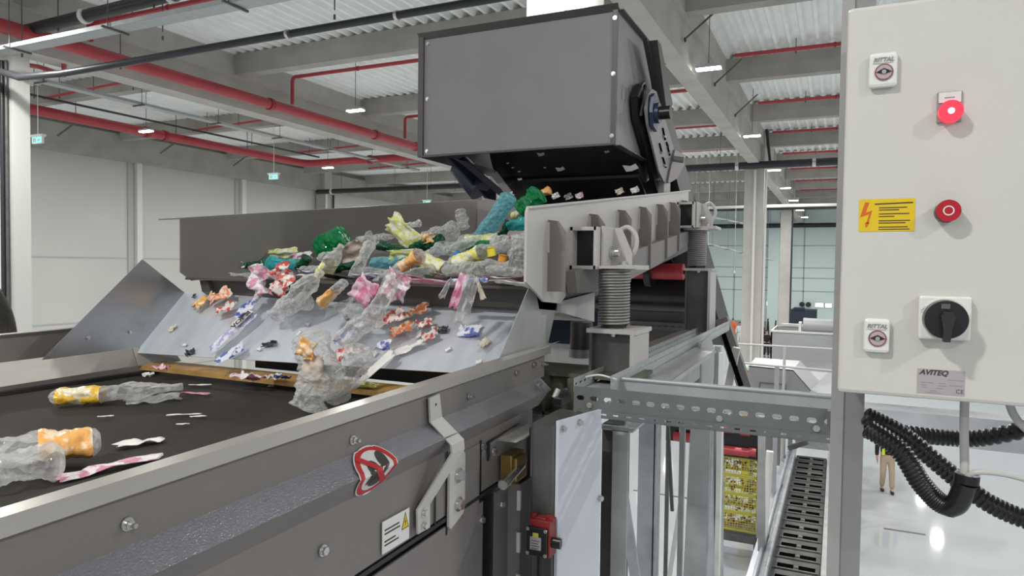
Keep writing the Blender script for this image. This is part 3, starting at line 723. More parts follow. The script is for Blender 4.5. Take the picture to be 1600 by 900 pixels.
b.slab([(-3.10, 2.40, .212), (-3.10, 5.7, .61), (-3.056, 5.7, .61), (-3.056, 2.49, .222)], (0, 0, -.006)); b.build('side_plate', 'paint_grey', fd)
b = MB(); b.slab([(-3.06, 5.7, .605), (-2.75, 6.1, .65), (-2.75, 6.1, .28), (-3.06, 5.7, .28)], (0, .006, 0)); b.slab([(-2.75, 6.1, .65), (-1.1, 6.1, .65), (-1.1, 6.1, .28), (-2.75, 6.1, .28)], (0, .006, 0)); b.build('rear_plate', 'paint_light', fd)
b = MB(); b.slab([(-3.055, 2.52, -.082), (-1.05, 2.52, -.082), (-1.05, 6.1, zs(6.1, -.08)), (-3.055, 6.1, zs(6.1, -.08))], (0, 0, -.012)); b.build('trough_floor', 'paint_dark', fd)
b = MB(); b.prism([(2.56, -.096), (2.60, -.175), (2.9, -.20), (5.8, .16), (5.8, .30), (2.56, -.09)], 'x', -2.92, -1.10)
b.prism([(2.545, -.096), (2.56, -.155), (2.6, -.18), (3.0, -.1)], 'x', -2.98, -2.92); b.build('underframe', 'paint_dark', fd)
# tube mount with lifting hook, on both ends
def mount(y0, z0, nm):
    b = MB(); a = .055
    pr = [(y0 - .0, z0 + .125), (y0 + .22, z0 + .125), (y0 + .22, z0 - .055), (y0, z0 - .055)]
    # square tube through the trough
    for (p, q) in (((-1.046, y0 + .0, z0 + .11), (-.93, y0 + .22, z0 + .125)), ((-1.046, y0, z0 - .055), (-.93, y0 + .22, z0 - .04)), ((-1.046, y0, z0 - .055), (-1.035, y0 + .22, z0 + .125)), ((-.94, y0, z0 - .055), (-.925, y0 + .22, z0 + .125))): b.box(p, q)
    mt = b.build('cross_tube', 'paint_light', fd)
    b = MB(); b.box((-1.035, y0 + .06, z0 - .04), (-.94, y0 + .07, z0 + .11)); b.build('tube_inside_shade', 'black_plastic', mt)  # black plate stands in for the shade inside the tube
    b = MB(); b.box((-.925, y0 + .15, z0 - .055), (-.80, y0 + .40, z0 - .035)); b.prism([(-.922, z0 - .04), (-.922, z0 + .13), (-.88, z0 + .13), (-.83, z0 + .02), (-.83, z0 - .04)], 'y', y0 + .20, y0 + .215)
    b.slab([(-.922, y0 + .05, z0 - .05), (-.922, y0 + .40, z0 - .05), (-.922, y0 + .40, z0 + .08), (-.922, y0 + .30, z0 + .13), (-.922, y0 + .05, z0 + .13)], (.010, 0, 0))
    b.build('spring_bracket', 'paint_light', mt)
    b = MB(); b.tube([(-.90, y0 + .24, z0 + .12), (-.86, y0 + .24, z0 + .135), (-.825, y0 + .24, z0 + .10), (-.82, y0 + .24, z0 + .05), (-.84, y0 + .24, z0 + .01), (-.87, y0 + .24, z0 - .0)], .011, 10); b.build('lifting_hook', 'paint_light', mt)
    b = MB(); b.bolt((-.912, y0 + .15, z0 + .02), (1, 0, 0), .02, .04); b.bolt((-.86, y0 + .18, z0 - .035), (0, 0, 1), .016, .016); b.build('bolt', 'zinc', mt)
mount(2.80, .045, 'front')
mount(4.95, .34, 'rear')
# ---- springs on pedestals
def spring(x, y, ztop, zbot, r, label, ncoil):
    t = thing('coil_spring', (x, y, zbot), label, 'spring', 'springs carrying the feeder')
    b = MB(); 
    pts = []; N_ = ncoil * 14
    for i in range(N_ + 1):
        a = 2 * PI * i / 14; pts.append((x + (r - .009) * math.cos(a), y + (r - .009) * math.sin(a), zbot + .012 + (ztop - zbot - .03) * i / N_))
    b.tube(pts, (ztop - zbot) / ncoil * .40, 6, smooth=False); b.build('coil', 'spring_grey', t)
    b = MB(); b.cyl((x, y, zbot), (x, y, ztop - .012), r - .018, 20); b.build('core', 'black_rubber', t)
    b = MB(); b.box((x - r * 1.15, y - r * 1.1, ztop - .012), (x + r * 1.15, y + r * 1.1, ztop)); b.build('cap_plate', 'paint_light', t)
    return t
spring(-.875, 2.90, .005, -.262, .073, 'tall ribbed grey coil spring nearer the camera, under the hooked bracket', 19)
spring(-.935, 5.14, .285, .00, .073, 'ribbed coil spring at the rear end of the feeder', 19)
def pedestal(x0, x1, y0, y1, z0, z1, label):
    t = thing('spring_pedestal', ((x0+x1)/2, (y0+y1)/2, z0), label, 'pedestal', 'spring pedestals')
    b = MB(); b.box((x0, y0, z1 - .018), (x1, y1, z1)); b.build('top_plate', 'paint_light', t)
    b = MB(); b.box((x0 + .015, y0 + .05, z0), (x1 - .015, y0 + .06, z1 - .018)); b.box((x0 + .01, y0 + .01, z0), (x0 + .022, y1, z1 - .018)); b.build('web', 'steel_dark', t)
    b = MB(); b.box((x1 - .03, y0 + .0, z0), (x1 - .012, y1, z1 - .018)); b.build('flange', 'paint_light', t)
    b = MB(); b.bolt(((x0+x1)/2, y0 + .03, z1 - .018), (0, 0, -1), .014, .014); b.build('bolt', 'zinc', t)
pedestal(-.965, -.745, 2.80, 3.05, -.46, -.262, 'short grey pedestal under the nearer spring')
pedestal(-1.0, -.80, 5.0, 5.25, -.46, .00, 'tall grey pedestal under the rear spring')
t = thing('support_beam', (-1.0, 2.75, -.46), 'olive grey steel channel frame beside the conveyor end', 'beam')
b = MB(); b.box((-1.6, 2.70, -.46), (-.72, 2.98, -.445)); b.box((-1.6, 2.74, -.62), (-.90, 2.76, -.46)); b.build('channel', 'green_frame', t)
b = MB(); b.box((-1.12, 2.66, -.75), (-1.095, 2.74, -.46)); b.box((-.995, 2.66, -.75), (-.965, 2.74, -.46)); b.box((-1.12, 2.66, -.62), (-.9, 2.74, -.608)); b.build('stiffener', 'green_frame', t)
b = MB(); b.bolt((-1.03, 2.74, -.53), (0, -1, 0), .014, .014); b.bolt((-.94, 2.74, -.53), (0, -1, 0), .014, .014); b.build('bolt', 'zinc', t)

# ================================================================== HOOD over the head drum
HX0, HX1, HY0, HY1 = -2.588, -1.218, 4.0, 4.88
hd = thing('discharge_hood', (-1.9, 4.4, .73), 'big grey sheet steel hood box with bolted front plate', 'hood')
zf0, zf1 = .725, 1.547
b = MB(); b.box((HX0 + .03, HY0 + .004, zf0 + .015), (HX1 - .025, HY0 + .010, zf1 - .03)); b.build('front_plate', 'hood_grey', hd)
b = MB()
b.box((HX0 - .01, HY0 - .012, zf0), (HX0 + .03, HY0 + .012, zf1)); b.box((HX1 - .028, HY0 - .006, zf0), (HX1 + .004, HY0 + .012, zf1))
b.slab([(HX0 - .01, HY0 - .03, zf1), (HX1 + .01, HY0 - .03, zf1), (HX1 + .01, HY0 + .0, zf1 - .035), (HX0, HY0 + .0, zf1 - .035)], (0, .004, .004))
b.box((HX0, HY0 - .01, zf0), (HX1, HY0 + .012, zf0 + .012)); b.build('frame', 'paint_dark', hd)
b = MB(); b.box((HX1 - .004, HY0, zf0), (HX1, HY1 + .1, zf1 - .02)); b.build('side_plate', 'hood_grey', hd)
b = MB(); b.box((HX1 - .01, HY0, zf1 - .03), (HX1 + .035, HY1 + .1, zf1 - .024)); b.box((HX1 - .01, HY0, zf0 - .004), (HX1 + .035, HY1, zf0)); b.build('side_flange', 'paint_dark', hd)
b = MB(); b.box((HX0, HY0, zf0), (HX0 + .004, HY1 + .4, zf1)); b.box((HX0, HY0, zf1 - .01), (HX1, HY1 + .4, zf1 - .005)); b.build('shell', 'hood_grey', hd)
for (x_, z_) in ((HX0 + .055, zf1 - .065), (HX0 + .055, zf0 + .39), (HX0 + .055, zf0 + .04), (HX1 - .014, zf1 - .075), (HX1 - .018, zf0 + .42), (HX1 - .02, zf0 + .055)):
    b = MB(); b.bolt((x_, HY0 + .003 if x_ < -2 else HY0 - .006, z_), (0, -1, 0), .010, .008); b.build('bolt', 'zinc', hd)
# head drum and inclined conveyor going down behind
ic = thing('inclined_conveyor', (-1.7, 6.0, -1.0), 'dark inclined conveyor rising into the hood, black belt and slotted side arm', 'conveyor')
b = MB(); b.cyl((-2.3, 4.78, .93), (-1.24, 4.78, .93), .33, 48); b.build('head_drum', 'black_belt', ic)
b = MB(); b.slab([(-2.3, 4.95, 1.25), (-1.24, 4.95, 1.25), (-1.24, 9.5, -1.0), (-2.3, 9.5, -1.0)], (0, 0, -.02)); b.slab([(-2.3, 4.62, .63), (-1.24, 4.62, .63), (-1.24, 9.2, -1.7), (-2.3, 9.2, -1.7)], (0, 0, -.02)); b.build('belt', 'black_belt', ic)
b = MB(); b.prism([(4.35, 1.45), (4.52, 1.45), (5.0, 1.15), (9.5, -1.2), (9.5, -1.6), (5.4, .62), (4.9, .95)], 'x', -1.16, -1.13)
b.prism([(4.42, 1.45), (4.52, 1.45), (4.9, 1.15), (4.75, 1.02)], 'x', -1.16, -1.08); b.build('side_frame', 'frame_dark', ic)
b = MB(); b.prism([(4.25, 1.06), (4.36, 1.17), (4.50, 1.20), (4.56, 1.05), (5.00, .72), (5.00, .60), (4.93, .50), (4.30, .93)], 'x', -1.20, -1.17)
b.build('guard_plate', 'black_plastic', ic)
def pxp(pts, X): return [(U(p[0], p[1], 'x', X).y, U(p[0], p[1], 'x', X).z) for p in pts]
arm = MB(); arm.prism(pxp([(1012, 195), (1009, 170), (1012, 148), (1019, 139), (1026, 143), (1033, 165), (1053, 232), (1052, 255), (1044, 286), (1038, 285), (1030, 268)], -1.115), 'x', -1.127, -1.115); ar = arm.build('bearing_arm', 'hood_grey', ic)
b = MB(); b.prism([(4.36, 1.08), (4.40, 1.11), (4.50, 1.07), (4.53, .97), (4.48, .88), (4.38, .90), (4.35, .98)], 'x', -1.108, -1.085); b.cyl((-1.09, 4.44, .99), (-1.06, 4.44, .99), .065, 20); b.build('bearing_housing', 'blue_black', ar)
b = MB(); b.cyl((-1.07, 4.44, .99), (-.99, 4.44, .99), .042, 20); b.build('shaft_end', 'black_plastic', ar)
for (x0, y0, x1, y1) in ((1035, 200, 1039, 219), (1041, 222, 1046, 243), (1030, 224, 1034, 240), (1035, 246, 1040, 262)):
    p, q = U(x0, y0, 'x', -1.112), U(x1, y1, 'x', -1.112); b = MB(); b.bar(p, q, .016, .006, (0, 1, .5)); b.build('slot', 'slot_black', ar)
for (x0, y0) in ((1037, 213), (1043, 228), (1045, 238), (1033, 238), (1038, 258), (1018, 152), (1024, 190)):
    b = MB(); b.bolt(U(x0, y0, 'x', -1.112), (1, 0, 0), .010, .014); b.build('bolt', 'zinc', ar)
b = MB(); b.prism(pxp([(1055, 234), (1070, 242), (1069, 258), (1058, 279), (1046, 286), (1044, 284), (1048, 264)], -1.10), 'x', -1.113, -1.10); p = U(1052, 248, 'x', -1.10); b.cyl(p, p + Vector((.07, .02, -.01)), .022, 14); b.build('arm_foot', 'paint_grey', ar)
b = MB(); b.box((-1.17, 4.9, .42), (-1.13, 5.1, .62)); b.build('arm_base', 'galvanised_matte', ar)
b = MB(); b.tube([(-1.15, 4.22, 1.05), (-1.13, 4.26, 1.14), (-1.13, 4.33, 1.13), (-1.15, 4.30, .95)], .012, 8); b.build('hose_loop', 'hose_black', ic)
# left end of the drum shaft and scraper frame under the hood
b = MB(); b.prism([(4.02, .72), (4.1, .72), (4.75, .60), (4.75, .50), (4.6, .50)], 'x', -2.40, -2.38); b.cyl(U(718, 258, 'y', 4.5), U(752, 296, 'y', 4.5), .085, 24, .10); b.slab([(-2.34, 4.1, .70), (-2.28, 4.1, .70), (-2.18, 4.75, .46), (-2.26, 4.75, .46)], (0, .02, .0)); b.build('scraper_frame', 'blue_black', ic)
for (p, q) in (((688, 247), (772, 271)), ((772, 271), (796, 303))):
    b = MB(); b.bar(U(p[0], p[1], 'y', 4.3), U(q[0], q[1], 'y', 4.3), .05, .012, (0, 1, 0)); b.build('scraper_strip', 'paint_grey', ic)
for (px, py, s_) in ((985, 262, .055), (875, 264, .035), (845, 241, .03), (793, 255, .012), (812, 280, .02), (851, 262, .010), (811, 268, .012), (948, 237, .02), (801, 262, .010)):
    b = MB(); q = U(px, py, 'y', 4.42); b.slab([q + Vector((-s_, 0, s_ * .35)), q + Vector((0, 0, s_ * .2)), q + Vector((s_ * .6, 0, s_ * .45)), q + Vector((s_, 0, -s_ * .1)), q + Vector((s_ * .2, 0, -s_ * .4)), q + Vector((-s_ * .5, 0, -s_ * .45))], (0, .003, 0))
    b.build('stuck_scrap', 'paper_white', ic)
# return roller and lower structure seen under the feeder
t = thing('roller', (-1.45, 5.6, -.1), 'red roller on a black shaft beneath the feeder', 'roller')
b = MB(); b.cyl((-2.1, 5.6, -.03), (-1.12, 5.6, -.03), .065, 24); b.build('shell', 'red_pipe', t)
b = MB(); b.cyl((-1.42, 5.6, -.03), (-1.37, 5.6, -.03), .13, 24); b.cyl((-1.9, 5.6, -.03), (-1.85, 5.6, -.03), .13, 24); b.cyl((-2.2, 5.6, -.03), (-1.0, 5.6, -.03), .02, 12); b.build('end_disc', 'black_plastic', t)
t = thing('transfer_casing', (-1.6, 5.8, -.6), 'dark steel casing with black roller beneath the feeder', 'casing')
b = MB(); b.box((-2.6, 6.0, -.62), (-1.02, 6.05, .40)); b.box((-2.6, 5.6, -.62), (-1.02, 5.65, -.36)); b.build('casing_wall', 'paint_dark', t)
b = MB(); b.cyl((-2.5, 5.8, -.22), (-1.1, 5.8, -.22), .15, 28); b.build('roller', 'black_belt', t)
b = MB(); slot_plate(b, (-1.75, 5.55, -.50), (1, 0, 0), (0, 0, 1), .75, .06, 14, 1, .035, .010, (0, .004, 0)); b.build('slotted_rail', 'steel_dark', t)
t = thing('grey_chute', (-1.35, 3.4, -.6), 'pale grey chute with a dark cylinder under the feeder front', 'chute')
b = MB(); b.prism([(2.80, -.15), (3.25, -.125), (3.25, -.27), (2.80, -.20)], 'x', -1.5, -1.08); b.build('chute_body', 'paint_light', t)
b = MB(); q_ = U(908, 545, 'y', 3.05); b.cyl(q_, (q_.x, q_.y, U(908, 503, 'y', 3.05).z), .052, 28); b.build('drum_cover', 'paint_dark', t)
b = MB(); b.cyl((q_.x, q_.y, U(908, 558, 'y', 3.05).z), q_, .056, 28); b.build('drum_base', 'galvanised_matte', t)
b = MB(); b.tube([(-1.35, 3.05, -.2), (-1.30, 3.0, -.33), (-1.27, 3.0, -.52), (-1.25, 3.0, -.62)], .006, 8); b.build('cable', 'black_rubber', t)
b = MB(); qa, qb = U(800, 532, 'y', 3.35), U(934, 488, 'y', 3.35); b.box(qa, (qb.x, 3.6, qb.z)); b.build('cover_sheet', 'navy', t)
b = MB(); qa, qb = U(840, 585, 'y', 3.4), U(932, 531, 'y', 3.4); b.box(qa, (qb.x, 3.6, qb.z)); b.build('white_guard', 'white_trim', t)
# ================================================================== JUNCTION BOX with translucent lid, safety switch
t = thing('junction_box', (-.9, 2.3, -1.5), 'tall grey terminal box with a pale translucent lid beside the conveyor end', 'terminal box')
A = Vector((-.842, 2.150, 0)); B_ = Vector((-.775, 2.405, 0)); dl = (B_ - A).normalized(); nl_ = Vector((dl.y, -dl.x, 0))
b = MB(); zt = -.535
b.slab([A + Vector((-.003, 0, zt)), B_ + Vector((0, 0, zt)), B_ + Vector((-.16, .02, zt)), A + Vector((-.09, 0, zt))], (0, 0, -1.0)); b.build('box_body', 'steel_dark', t, bevel=.008)
b = MB(); b.slab([A + Vector((0, 0, zt + .018)), B_ + Vector((0, 0, zt + .018)), B_ + Vector((0, 0, -1.55)), A + Vector((0, 0, -1.55))], nl_ * .012); b.build('lid', 'lid_plastic', t, bevel=.004)
for (s_, z) in ((.07, -.545), (.45, -.54), (.97, -.84), (.03, -.92), (.9, -1.16)):
    b = MB(); p = A.lerp(B_, s_) + nl_ * .012 + Vector((0, 0, z)); b.bolt(p, nl_, .010, .014); b.build('lid_screw', 'zinc', t)
b = MB(); b.box((U(804, 700, 'y', 2.40).x, 2.40, -1.5), (U(829, 700, 'y', 2.40).x, 2.42, -.62)); b.build('side_post', 'paint_grey', t)
t = thing('safety_switch', (-.90, 2.06, -.98), 'red and black safety switch with a small printed label', 'switch')
def sw(mb):
    xa, xb = U(823, 840, 'y', 2.08).x, U(866, 840, 'y', 2.08).x; za, zb_ = U(840, 808, 'y', 2.08).z, U(840, 872, 'y', 2.08).z
    mb.v = [Vector((xa + (v.x + .935) / .099 * (xb - xa), 2.075 + (v.y - 2.05) * .75, zb_ + (v.z + 1.0) / .128 * (za - zb_))) for v in mb.v]; return mb
b = MB(); b.box((-.932, 2.07, -1.0), (-.856, 2.145, -.885)); b.cyl((-.925, 2.10, -.892), (-.925, 2.10, -.872), .012, 12); b.cyl((-.865, 2.10, -.892), (-.865, 2.10, -.872), .012, 12); b.box((-.915, 2.085, -.895), (-.875, 2.13, -.880)); sw(b).build('housing', 'switch_red', t, bevel=.005)
b = MB(); b.box((-.935, 2.055, -.995), (-.862, 2.07, -.905)); cf = sw(b).build('cover', 'black_plastic', t, bevel=.003)
b = MB(); b.box((-.922, 2.053, -.975), (-.882, 2.055, -.935)); b.m = 1; b.box((-.912, 2.0525, -.935), (-.892, 2.055, -.922)); b.m = 2
for k in range(4): b.box((-.918, 2.0525, -.972 + k * .008), (-.892 + .004 * (k % 2), 2.053, -.970 + k * .008))
sw(b).build('label', ['silver_label', 'cage_yellow', 'dark_ink'], cf)
for x_ in (-.93, -.867):
    for z in (-.912, -.988):
        b = MB(); b.cyl((x_, 2.055, z), (x_, 2.050, z), .006, 12); sw(b).build('screw', 'zinc', cf)
b = MB(); b.cyl((-.856, 2.10, -.955), (-.825, 2.10, -.955), .017, 16); sw(b).build('cable_gland', 'black_plastic', t)
b = MB(); b.tube([(-.895, 2.09, -1.0), (-.89, 2.08, -1.1), (-.88, 2.09, -1.3), (-.88, 2.1, -1.4)], .011, 10); sw(b).build('cable', 'black_rubber', t)
t = thing('connector_plug', (-.93, 2.42, -.5), 'black connector plug with grey clamp above the terminal box', 'connector')
b = MB(); b.box((-.955, 2.40, -.52), (-.92, 2.5, -.49)); b.build('plug', 'black_plastic', t, bevel=.004)
b = MB(); b.cyl((-.965, 2.44, -.50), (-.955, 2.455, -.468), .011, 12); b.build('clamp', 'galvanised_matte', t)

# ================================================================== STEEL STAND under trays (all legs run to the hall floor)
st = thing('steel_stand', (-.75, 3.3, ZF), 'galvanised steel stand of posts and braces under the cable trays', 'stand')
def leg(pts0, pts1, nm='post', m='galvanised', wd=.085, ht=.06, up=(0, 1, 0)):
    b = MB(); b.bar(pts0, pts1, wd, ht, up); return b.build(nm, m, st)
b = MB(); b.box((-.83, 2.62, -5.7), (-.765, 2.63, -.62)); b.build('post_web', 'steel_dark', st)
b = MB(); b.box((-.769, 2.56, -5.7), (-.708, 2.57, -.625)); b.box((-.830, 2.56, -.628), (-.69, 2.74, -.620)); b.build('post', 'galvanised_matte', st)
b = MB(); b.box((-.912, 3.5, ZF), (-.826, 3.506, -.52)); b.box((-.832, 3.5, ZF), (-.818, 3.60, -.52)); b.build('post', 'galvanised', st)
b = MB(); b.slab([(-.645, 3.5, -.60), (-.552, 3.5, -.60), (-.585, 3.5, ZF), (-.78, 3.5, ZF)], (0, .008, 0)); b.build('post', 'galvanised_matte', st)
b = MB(); b.slab([(-.548, 3.5, -.60), (-.535, 3.75, -.60), (-.43, 3.75, ZF), (-.60, 3.5, ZF)], (.006, 0, 0)); b.build('web_plate', 'galvanised', st)
b = MB(); b.box((-.528, 3.55, ZF), (-.505, 3.6, -.42)); b.build('post', 'white_trim', st)
leg((-.93, 3.2, -.95), (-.74, 3.5, -2.6), 'brace', 'galvanised', .05, .02)
leg((-1.02, 3.6, -.55), (-1.0, 3.6, ZF), 'post', 'steel_dark', .05, .05)
leg((-.84, 3.9, -.62), (-.80, 4.3, -.98), 'brace', 'galvanised_matte', .04, .03)
leg((-.845, 4.3, -.92), (-.845, 4.3, ZF), 'post', 'galvanised_matte', .032, .03)
leg((-.98, 4.4, -.7), (-.92, 4.4, -1.55), 'brace', 'steel_dark', .02, .02)
leg((-.90, 4.6, -1.5), (-1.0, 4.6, -2.3), 'brace', 'white_trim', .03, .02)
b = MB(); b.slab([(-.77, 2.62, -.475), (-.62, 2.62, -.475), (-.61, 4.05, -.455), (-.73, 4.05, -.455)], (0, 0, -.01)); b.slab([(-.625, 2.62, -.475), (-.615, 4.05, -.455), (-.615, 4.05, -.475), (-.625, 2.62, -.50)], (.004, 0, 0)); b.slab([(-.74, 2.62, -.48), (-.70, 4.05, -.46), (-.70, 4.05, -.62), (-.74, 2.62, -.66)], (.006, 0, 0)); b.build('beam', 'galvanised_matte', st)
b = MB(); b.box((-.622, 4.02, ZF), (-.592, 4.07, -.44)); b.build('post', 'galvanised_matte', st)
b = MB(); b.prism([(4.0, -.42), (4.3, -.40), (4.5, -.55), (4.25, -1.3), (4.05, -1.3)], 'x', -.70, -.69); b.build('gusset', 'galvanised_matte', st)

# ---- cable trays
def ctray(name, label): return thing(name, (-.5, 2.5, -.5), label, 'cable tray', 'perforated cable trays')
t = ctray('cable_tray', 'slotted galvanised cable tray crossing in front, level with the cabinet foot')
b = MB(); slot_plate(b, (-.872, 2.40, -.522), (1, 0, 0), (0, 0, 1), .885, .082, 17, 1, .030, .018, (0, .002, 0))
b.build('front_wall', 'tray_steel_shaded', t)
b = MB(); b.box((-.79, 2.60, -.522), (.013, 2.602, -.435)); b.cyl((-.79, 2.60, -.432), (.013, 2.60, -.432), .008, 10); b.build('back_wall', 'tray_steel', t)
b = MB(); slot_plate(b, (-.80, 2.40, -.524), (1, 0, 0), (0, 1, 0), .81, .2, 17, 3, .040, .052, (0, 0, -.002)) if 0 else slot_plate(b, (-.80, 2.40, -.524), (0, 1, 0), (1, 0, 0), .2, .81, 3, 17, .056, .038, (0, 0, -.002)); b.build('tray_floor', 'tray_steel', t)
b = MB(); slot_plate(b, (-.872, 2.397, -.547), (1, 0, 0), (0, 0, 1), .885, .025, 19, 1, .022, .006, (0, .002, 0)); b.box((-.872, 2.398, -.549), (.013, 2.402, -.545)); b.build('lower_flange', 'tray_steel_shaded', t)
for x_ in (-.81, -.35, -.05):
    b = MB(); b.bolt((x_, 2.397, -.505), (0, -1, 0), .008, .006); b.build('bolt', 'zinc', t)
t = ctray('cable_tray', 'finely perforated galvanised tray running away beside the spring pedestals')
b = MB(); slot_plate(b, (-.755, 2.48, -.455), (0, 1, 0), (0, 0, 1), 3.1, .05, 90, 1, .016, .006, (-.002, 0, 0)); b.build('right_wall', 'tray_steel', t)
b = MB(); slot_plate(b, (-.755, 2.48, -.478), (0, 1, 0), (0, 0, 1), 3.1, .023, 90, 1, .012, .005, (-.002, 0, 0)); b.build('right_wall_base', 'tray_steel', t)
b = MB(); slot_plate(b, (-.90, 2.48, -.475), (0, 1, 0), (0, 0, 1), 3.1, .05, 60, 1, .026, .008, (-.002, 0, 0)); b.build('left_wall', 'tray_steel', t)
b = MB(); b.box((-.90, 2.48, -.479), (-.755, 5.58, -.477)); b.build('tray_floor', 'tray_steel', t)
b = MB(); b.bar((-.99, 3.05, -.452), (-.95, 5.2, -.444), .07, .012); b.build('side_cover', 'stainless_warm', t)
tag(MB().tube([(-.86, 2.5, -.42), (-.80, 2.48, -.405), (-.74, 2.50, -.42)], .004, 6).build('cable_tie', 'white_trim'), 'white cable tie looped over the tray end', 'cable tie')
b = MB(); b.cyl((-.93, 3.55, -.44), (-.93, 3.55, -.425), .035, 14); tag(b.build('marker_cap', 'red_pipe'), 'small red cap lying on the steel beside the perforated tray', 'cap')
b = MB(); b.box((.055, 2.36, -.505), (1.6, 2.365, -.425)); b.box((.055, 2.36, -.425), (1.6, 2.47, -.420)); b.box((.055, 2.36, -.51), (1.6, 2.44, -.505)); b.m = 1; b.box((.055, 2.60, -.40), (1.6, 2.63, -.395))
tag(b.build('steel_channel', ['galvanised', 'white_trim']), 'long galvanised steel channel passing behind the black hoses', 'beam')
b = MB(); b.box((.03, 1.5, -.245), (.05, 1.58, -.225)); b.bolt((.055, 1.52, -.22), (1, 0, 0), .012, .02); tag(b.build('clamp', 'steel_dark'), 'small dark clamp on the post just under the cabinet', 'clamp')

# ================================================================== CONTROL CABINET (front face at y = 1.2)
K = 1.2
def kc(x, z): return (x * K, z * K)
cb = thing('control_cabinet', (.3, 1.3, -.19), 'pale grey wall cabinet with buttons and a black rotary switch', 'control cabinet')
CT, CB, CL = .405, -.192, .0035
b = MB(); b.box((CL, 1.2, CB), (.62, 1.222, CT)); b.build('door', 'cabinet_white', cb, bevel=.006)
b = MB(); b.box((CL + .006, 1.224, CB + .004), (.616, 1.42, CT - .004)); b.build('body', 'cabinet_white', cb, bevel=.004)
b = MB(); b.box((CL + .003, 1.2215, CB + .002), (.617, 1.2245, CT - .002)); b.build('door_seal', 'black_rubber', cb)
def lock(x0, x1, z0, z1, label):
    t = MB(); cx_ = (x0 + x1) / 2 * K; cz_ = (z0 + z1) / 2 * K; hw, hh = (x1 - x0) / 2 * K, (z1 - z0) / 2 * K
    t.box((cx_ - hw, 1.189, cz_ - hh), (cx_ + hw, 1.2, cz_ + hh)); o = t.build('lock', 'button_white', cb, bevel=.005); o['label'] = label
    t = MB(); c = (cx_ + .001, 1.1885, cz_ - .004)
    t.m = 0; t.cyl(c, (c[0], 1.1875, c[2]), .0125, 24)
    t.m = 1; t.cyl(c, (c[0], 1.1870, c[2]), .0105, 24)
    t.m = 2; t.prism([(c[0] - .0105, c[2]), (c[0] - .004, c[2] + .0035), (c[0], c[2] + .0055), (c[0] + .004, c[2] + .0035), (c[0] + .0105, c[2]), (c[0] + .003, c[2] - .0025), (c[0] - .003, c[2] - .0025)], 'y', 1.1860, 1.1872)
    t.m = 3; t.cyl((c[0], 1.1872, c[2]), (c[0], 1.1850, c[2]), .0032, 12)
    t.build('lock_insert', ['dark_rose', 'rose_grey', 'black_plastic', 'zinc'], o)
    t = MB(); text_mesh('RITTAL', .0085, (cx_, 1.1880, cz_ + .0145), (1, 0, 0), (0, 0, 1), t, shear=.25, bold=.0003); t.box((cx_ - .015, 1.1878, cz_ + .0095), (cx_ + .013, 1.1882, cz_ + .0100)); t.build('lettering', 'grey_ink', o)
mat('dark_rose', (.22, .09, .10), .4); mat('rose_grey', (.45, .36, .36), .4)
lock(.0285, .0605, .2305, .274, 'upper white lock with a round key insert')
lock(.0315, .0610, -.1045, -.061, 'lower white lock with a round key insert')
# lit push button with legend plate
b = MB(); b.box((.1045 * K, 1.196, .182 * K), (.1305 * K, 1.2, .2195 * K)); ho = b.build('indicator', 'grey_ink', cb, bevel=.001); ho['label'] = 'round red lit button in a grey legend holder'
b = MB(); b.box((.1058 * K, 1.1945, .206 * K), (.1293 * K, 1.196, .2185 * K)); b.m = 1; b.box((.112 * K, 1.194, .2115 * K), (.1225 * K, 1.1945, .2125 * K)); b.build('legend_plate', ['white_label', 'grey_ink'], ho)
b = MB(); bc = (.118 * K, .1935 * K); b.cyl((bc[0], 1.198, bc[1]), (bc[0], 1.180, bc[1]), .0158, 40, .0155); b.build('lens', 'red_lit', ho)
b = MB(); b.cyl((bc[0], 1.1805, bc[1]), (bc[0], 1.1790, bc[1]), .0042, 20); b.build('lamp', 'lamp_core', ho)
# stop button
sx, sz = .1185 * K, .0735 * K
b = MB(); b.cyl((sx - .001, 1.2, sz - .001), (sx - .001, 1.184, sz - .001), .0155, 36); so = b.build('stop_button_collar', 'steel_dark', cb)
b = MB(); b.cyl((sx, 1.19, sz), (sx, 1.178, sz), .0158, 40); b.build('stop_button', 'red_button', so)
b = MB(); n_ = 32
ri = [(sx + .0055 * math.cos(2*PI*i/n_), 1.1775, sz + .0055 * math.sin(2*PI*i/n_)) for i in range(n_)]; ro = [(sx + .0072 * math.cos(2*PI*i/n_), 1.1775, sz + .0072 * math.sin(2*PI*i/n_)) for i in range(n_)]
b.add(ri + ro, [(i, (i+1) % n_, n_ + (i+1) % n_, n_ + i) for i in range(n_)]); b.build('zero_mark', 'white_label', so)
# yellow warning label
x0, x1, z0, z1 = .0222 * K, .0848 * K, .0500 * K, .0912 * K
b = MB(); b.box((x0, 1.1993, z0), (x1, 1.2, z1)); b.m = 1
def lp(u, v): return (x0 + (x1 - x0) * u, 1.1990, z0 + (z1 - z0) * v)
b.poly([lp(*p) for p in ((.105, .90), (.185, .90), (.12, .58), (.02, .44))]); b.poly([lp(*p) for p in ((.02, .44), (.12, .58), (.24, .65), (.185, .53))])
b.poly([lp(*p) for p in ((.24, .65), (.185, .53), (.14, .25), (.175, .25))]); b.poly([lp(*p) for p in ((.11, .28), (.20, .28), (.135, .10))])
b.m = 2
b.poly([lp(*p) for p in ((.28, .86), (.96, .89), (.96, .85), (.28, .82))])
for (v, u0, u1) in ((.74, .36, .86), (.67, .36, .72), (.55, .36, .90), (.47, .36, .64), (.34, .36, .92), (.27, .36, .84), (.145, .36, .88), (.075, .36, .91)):
    b.poly([lp(u0, v), lp(u1, v + .005), lp(u1, v - .026), lp(u0, v - .03)])
yl = b.build('warning_label', ['yellow_label', 'orange_ink', 'dark_ink'], cb); yl['label'] = 'yellow label with a red lightning arrow'
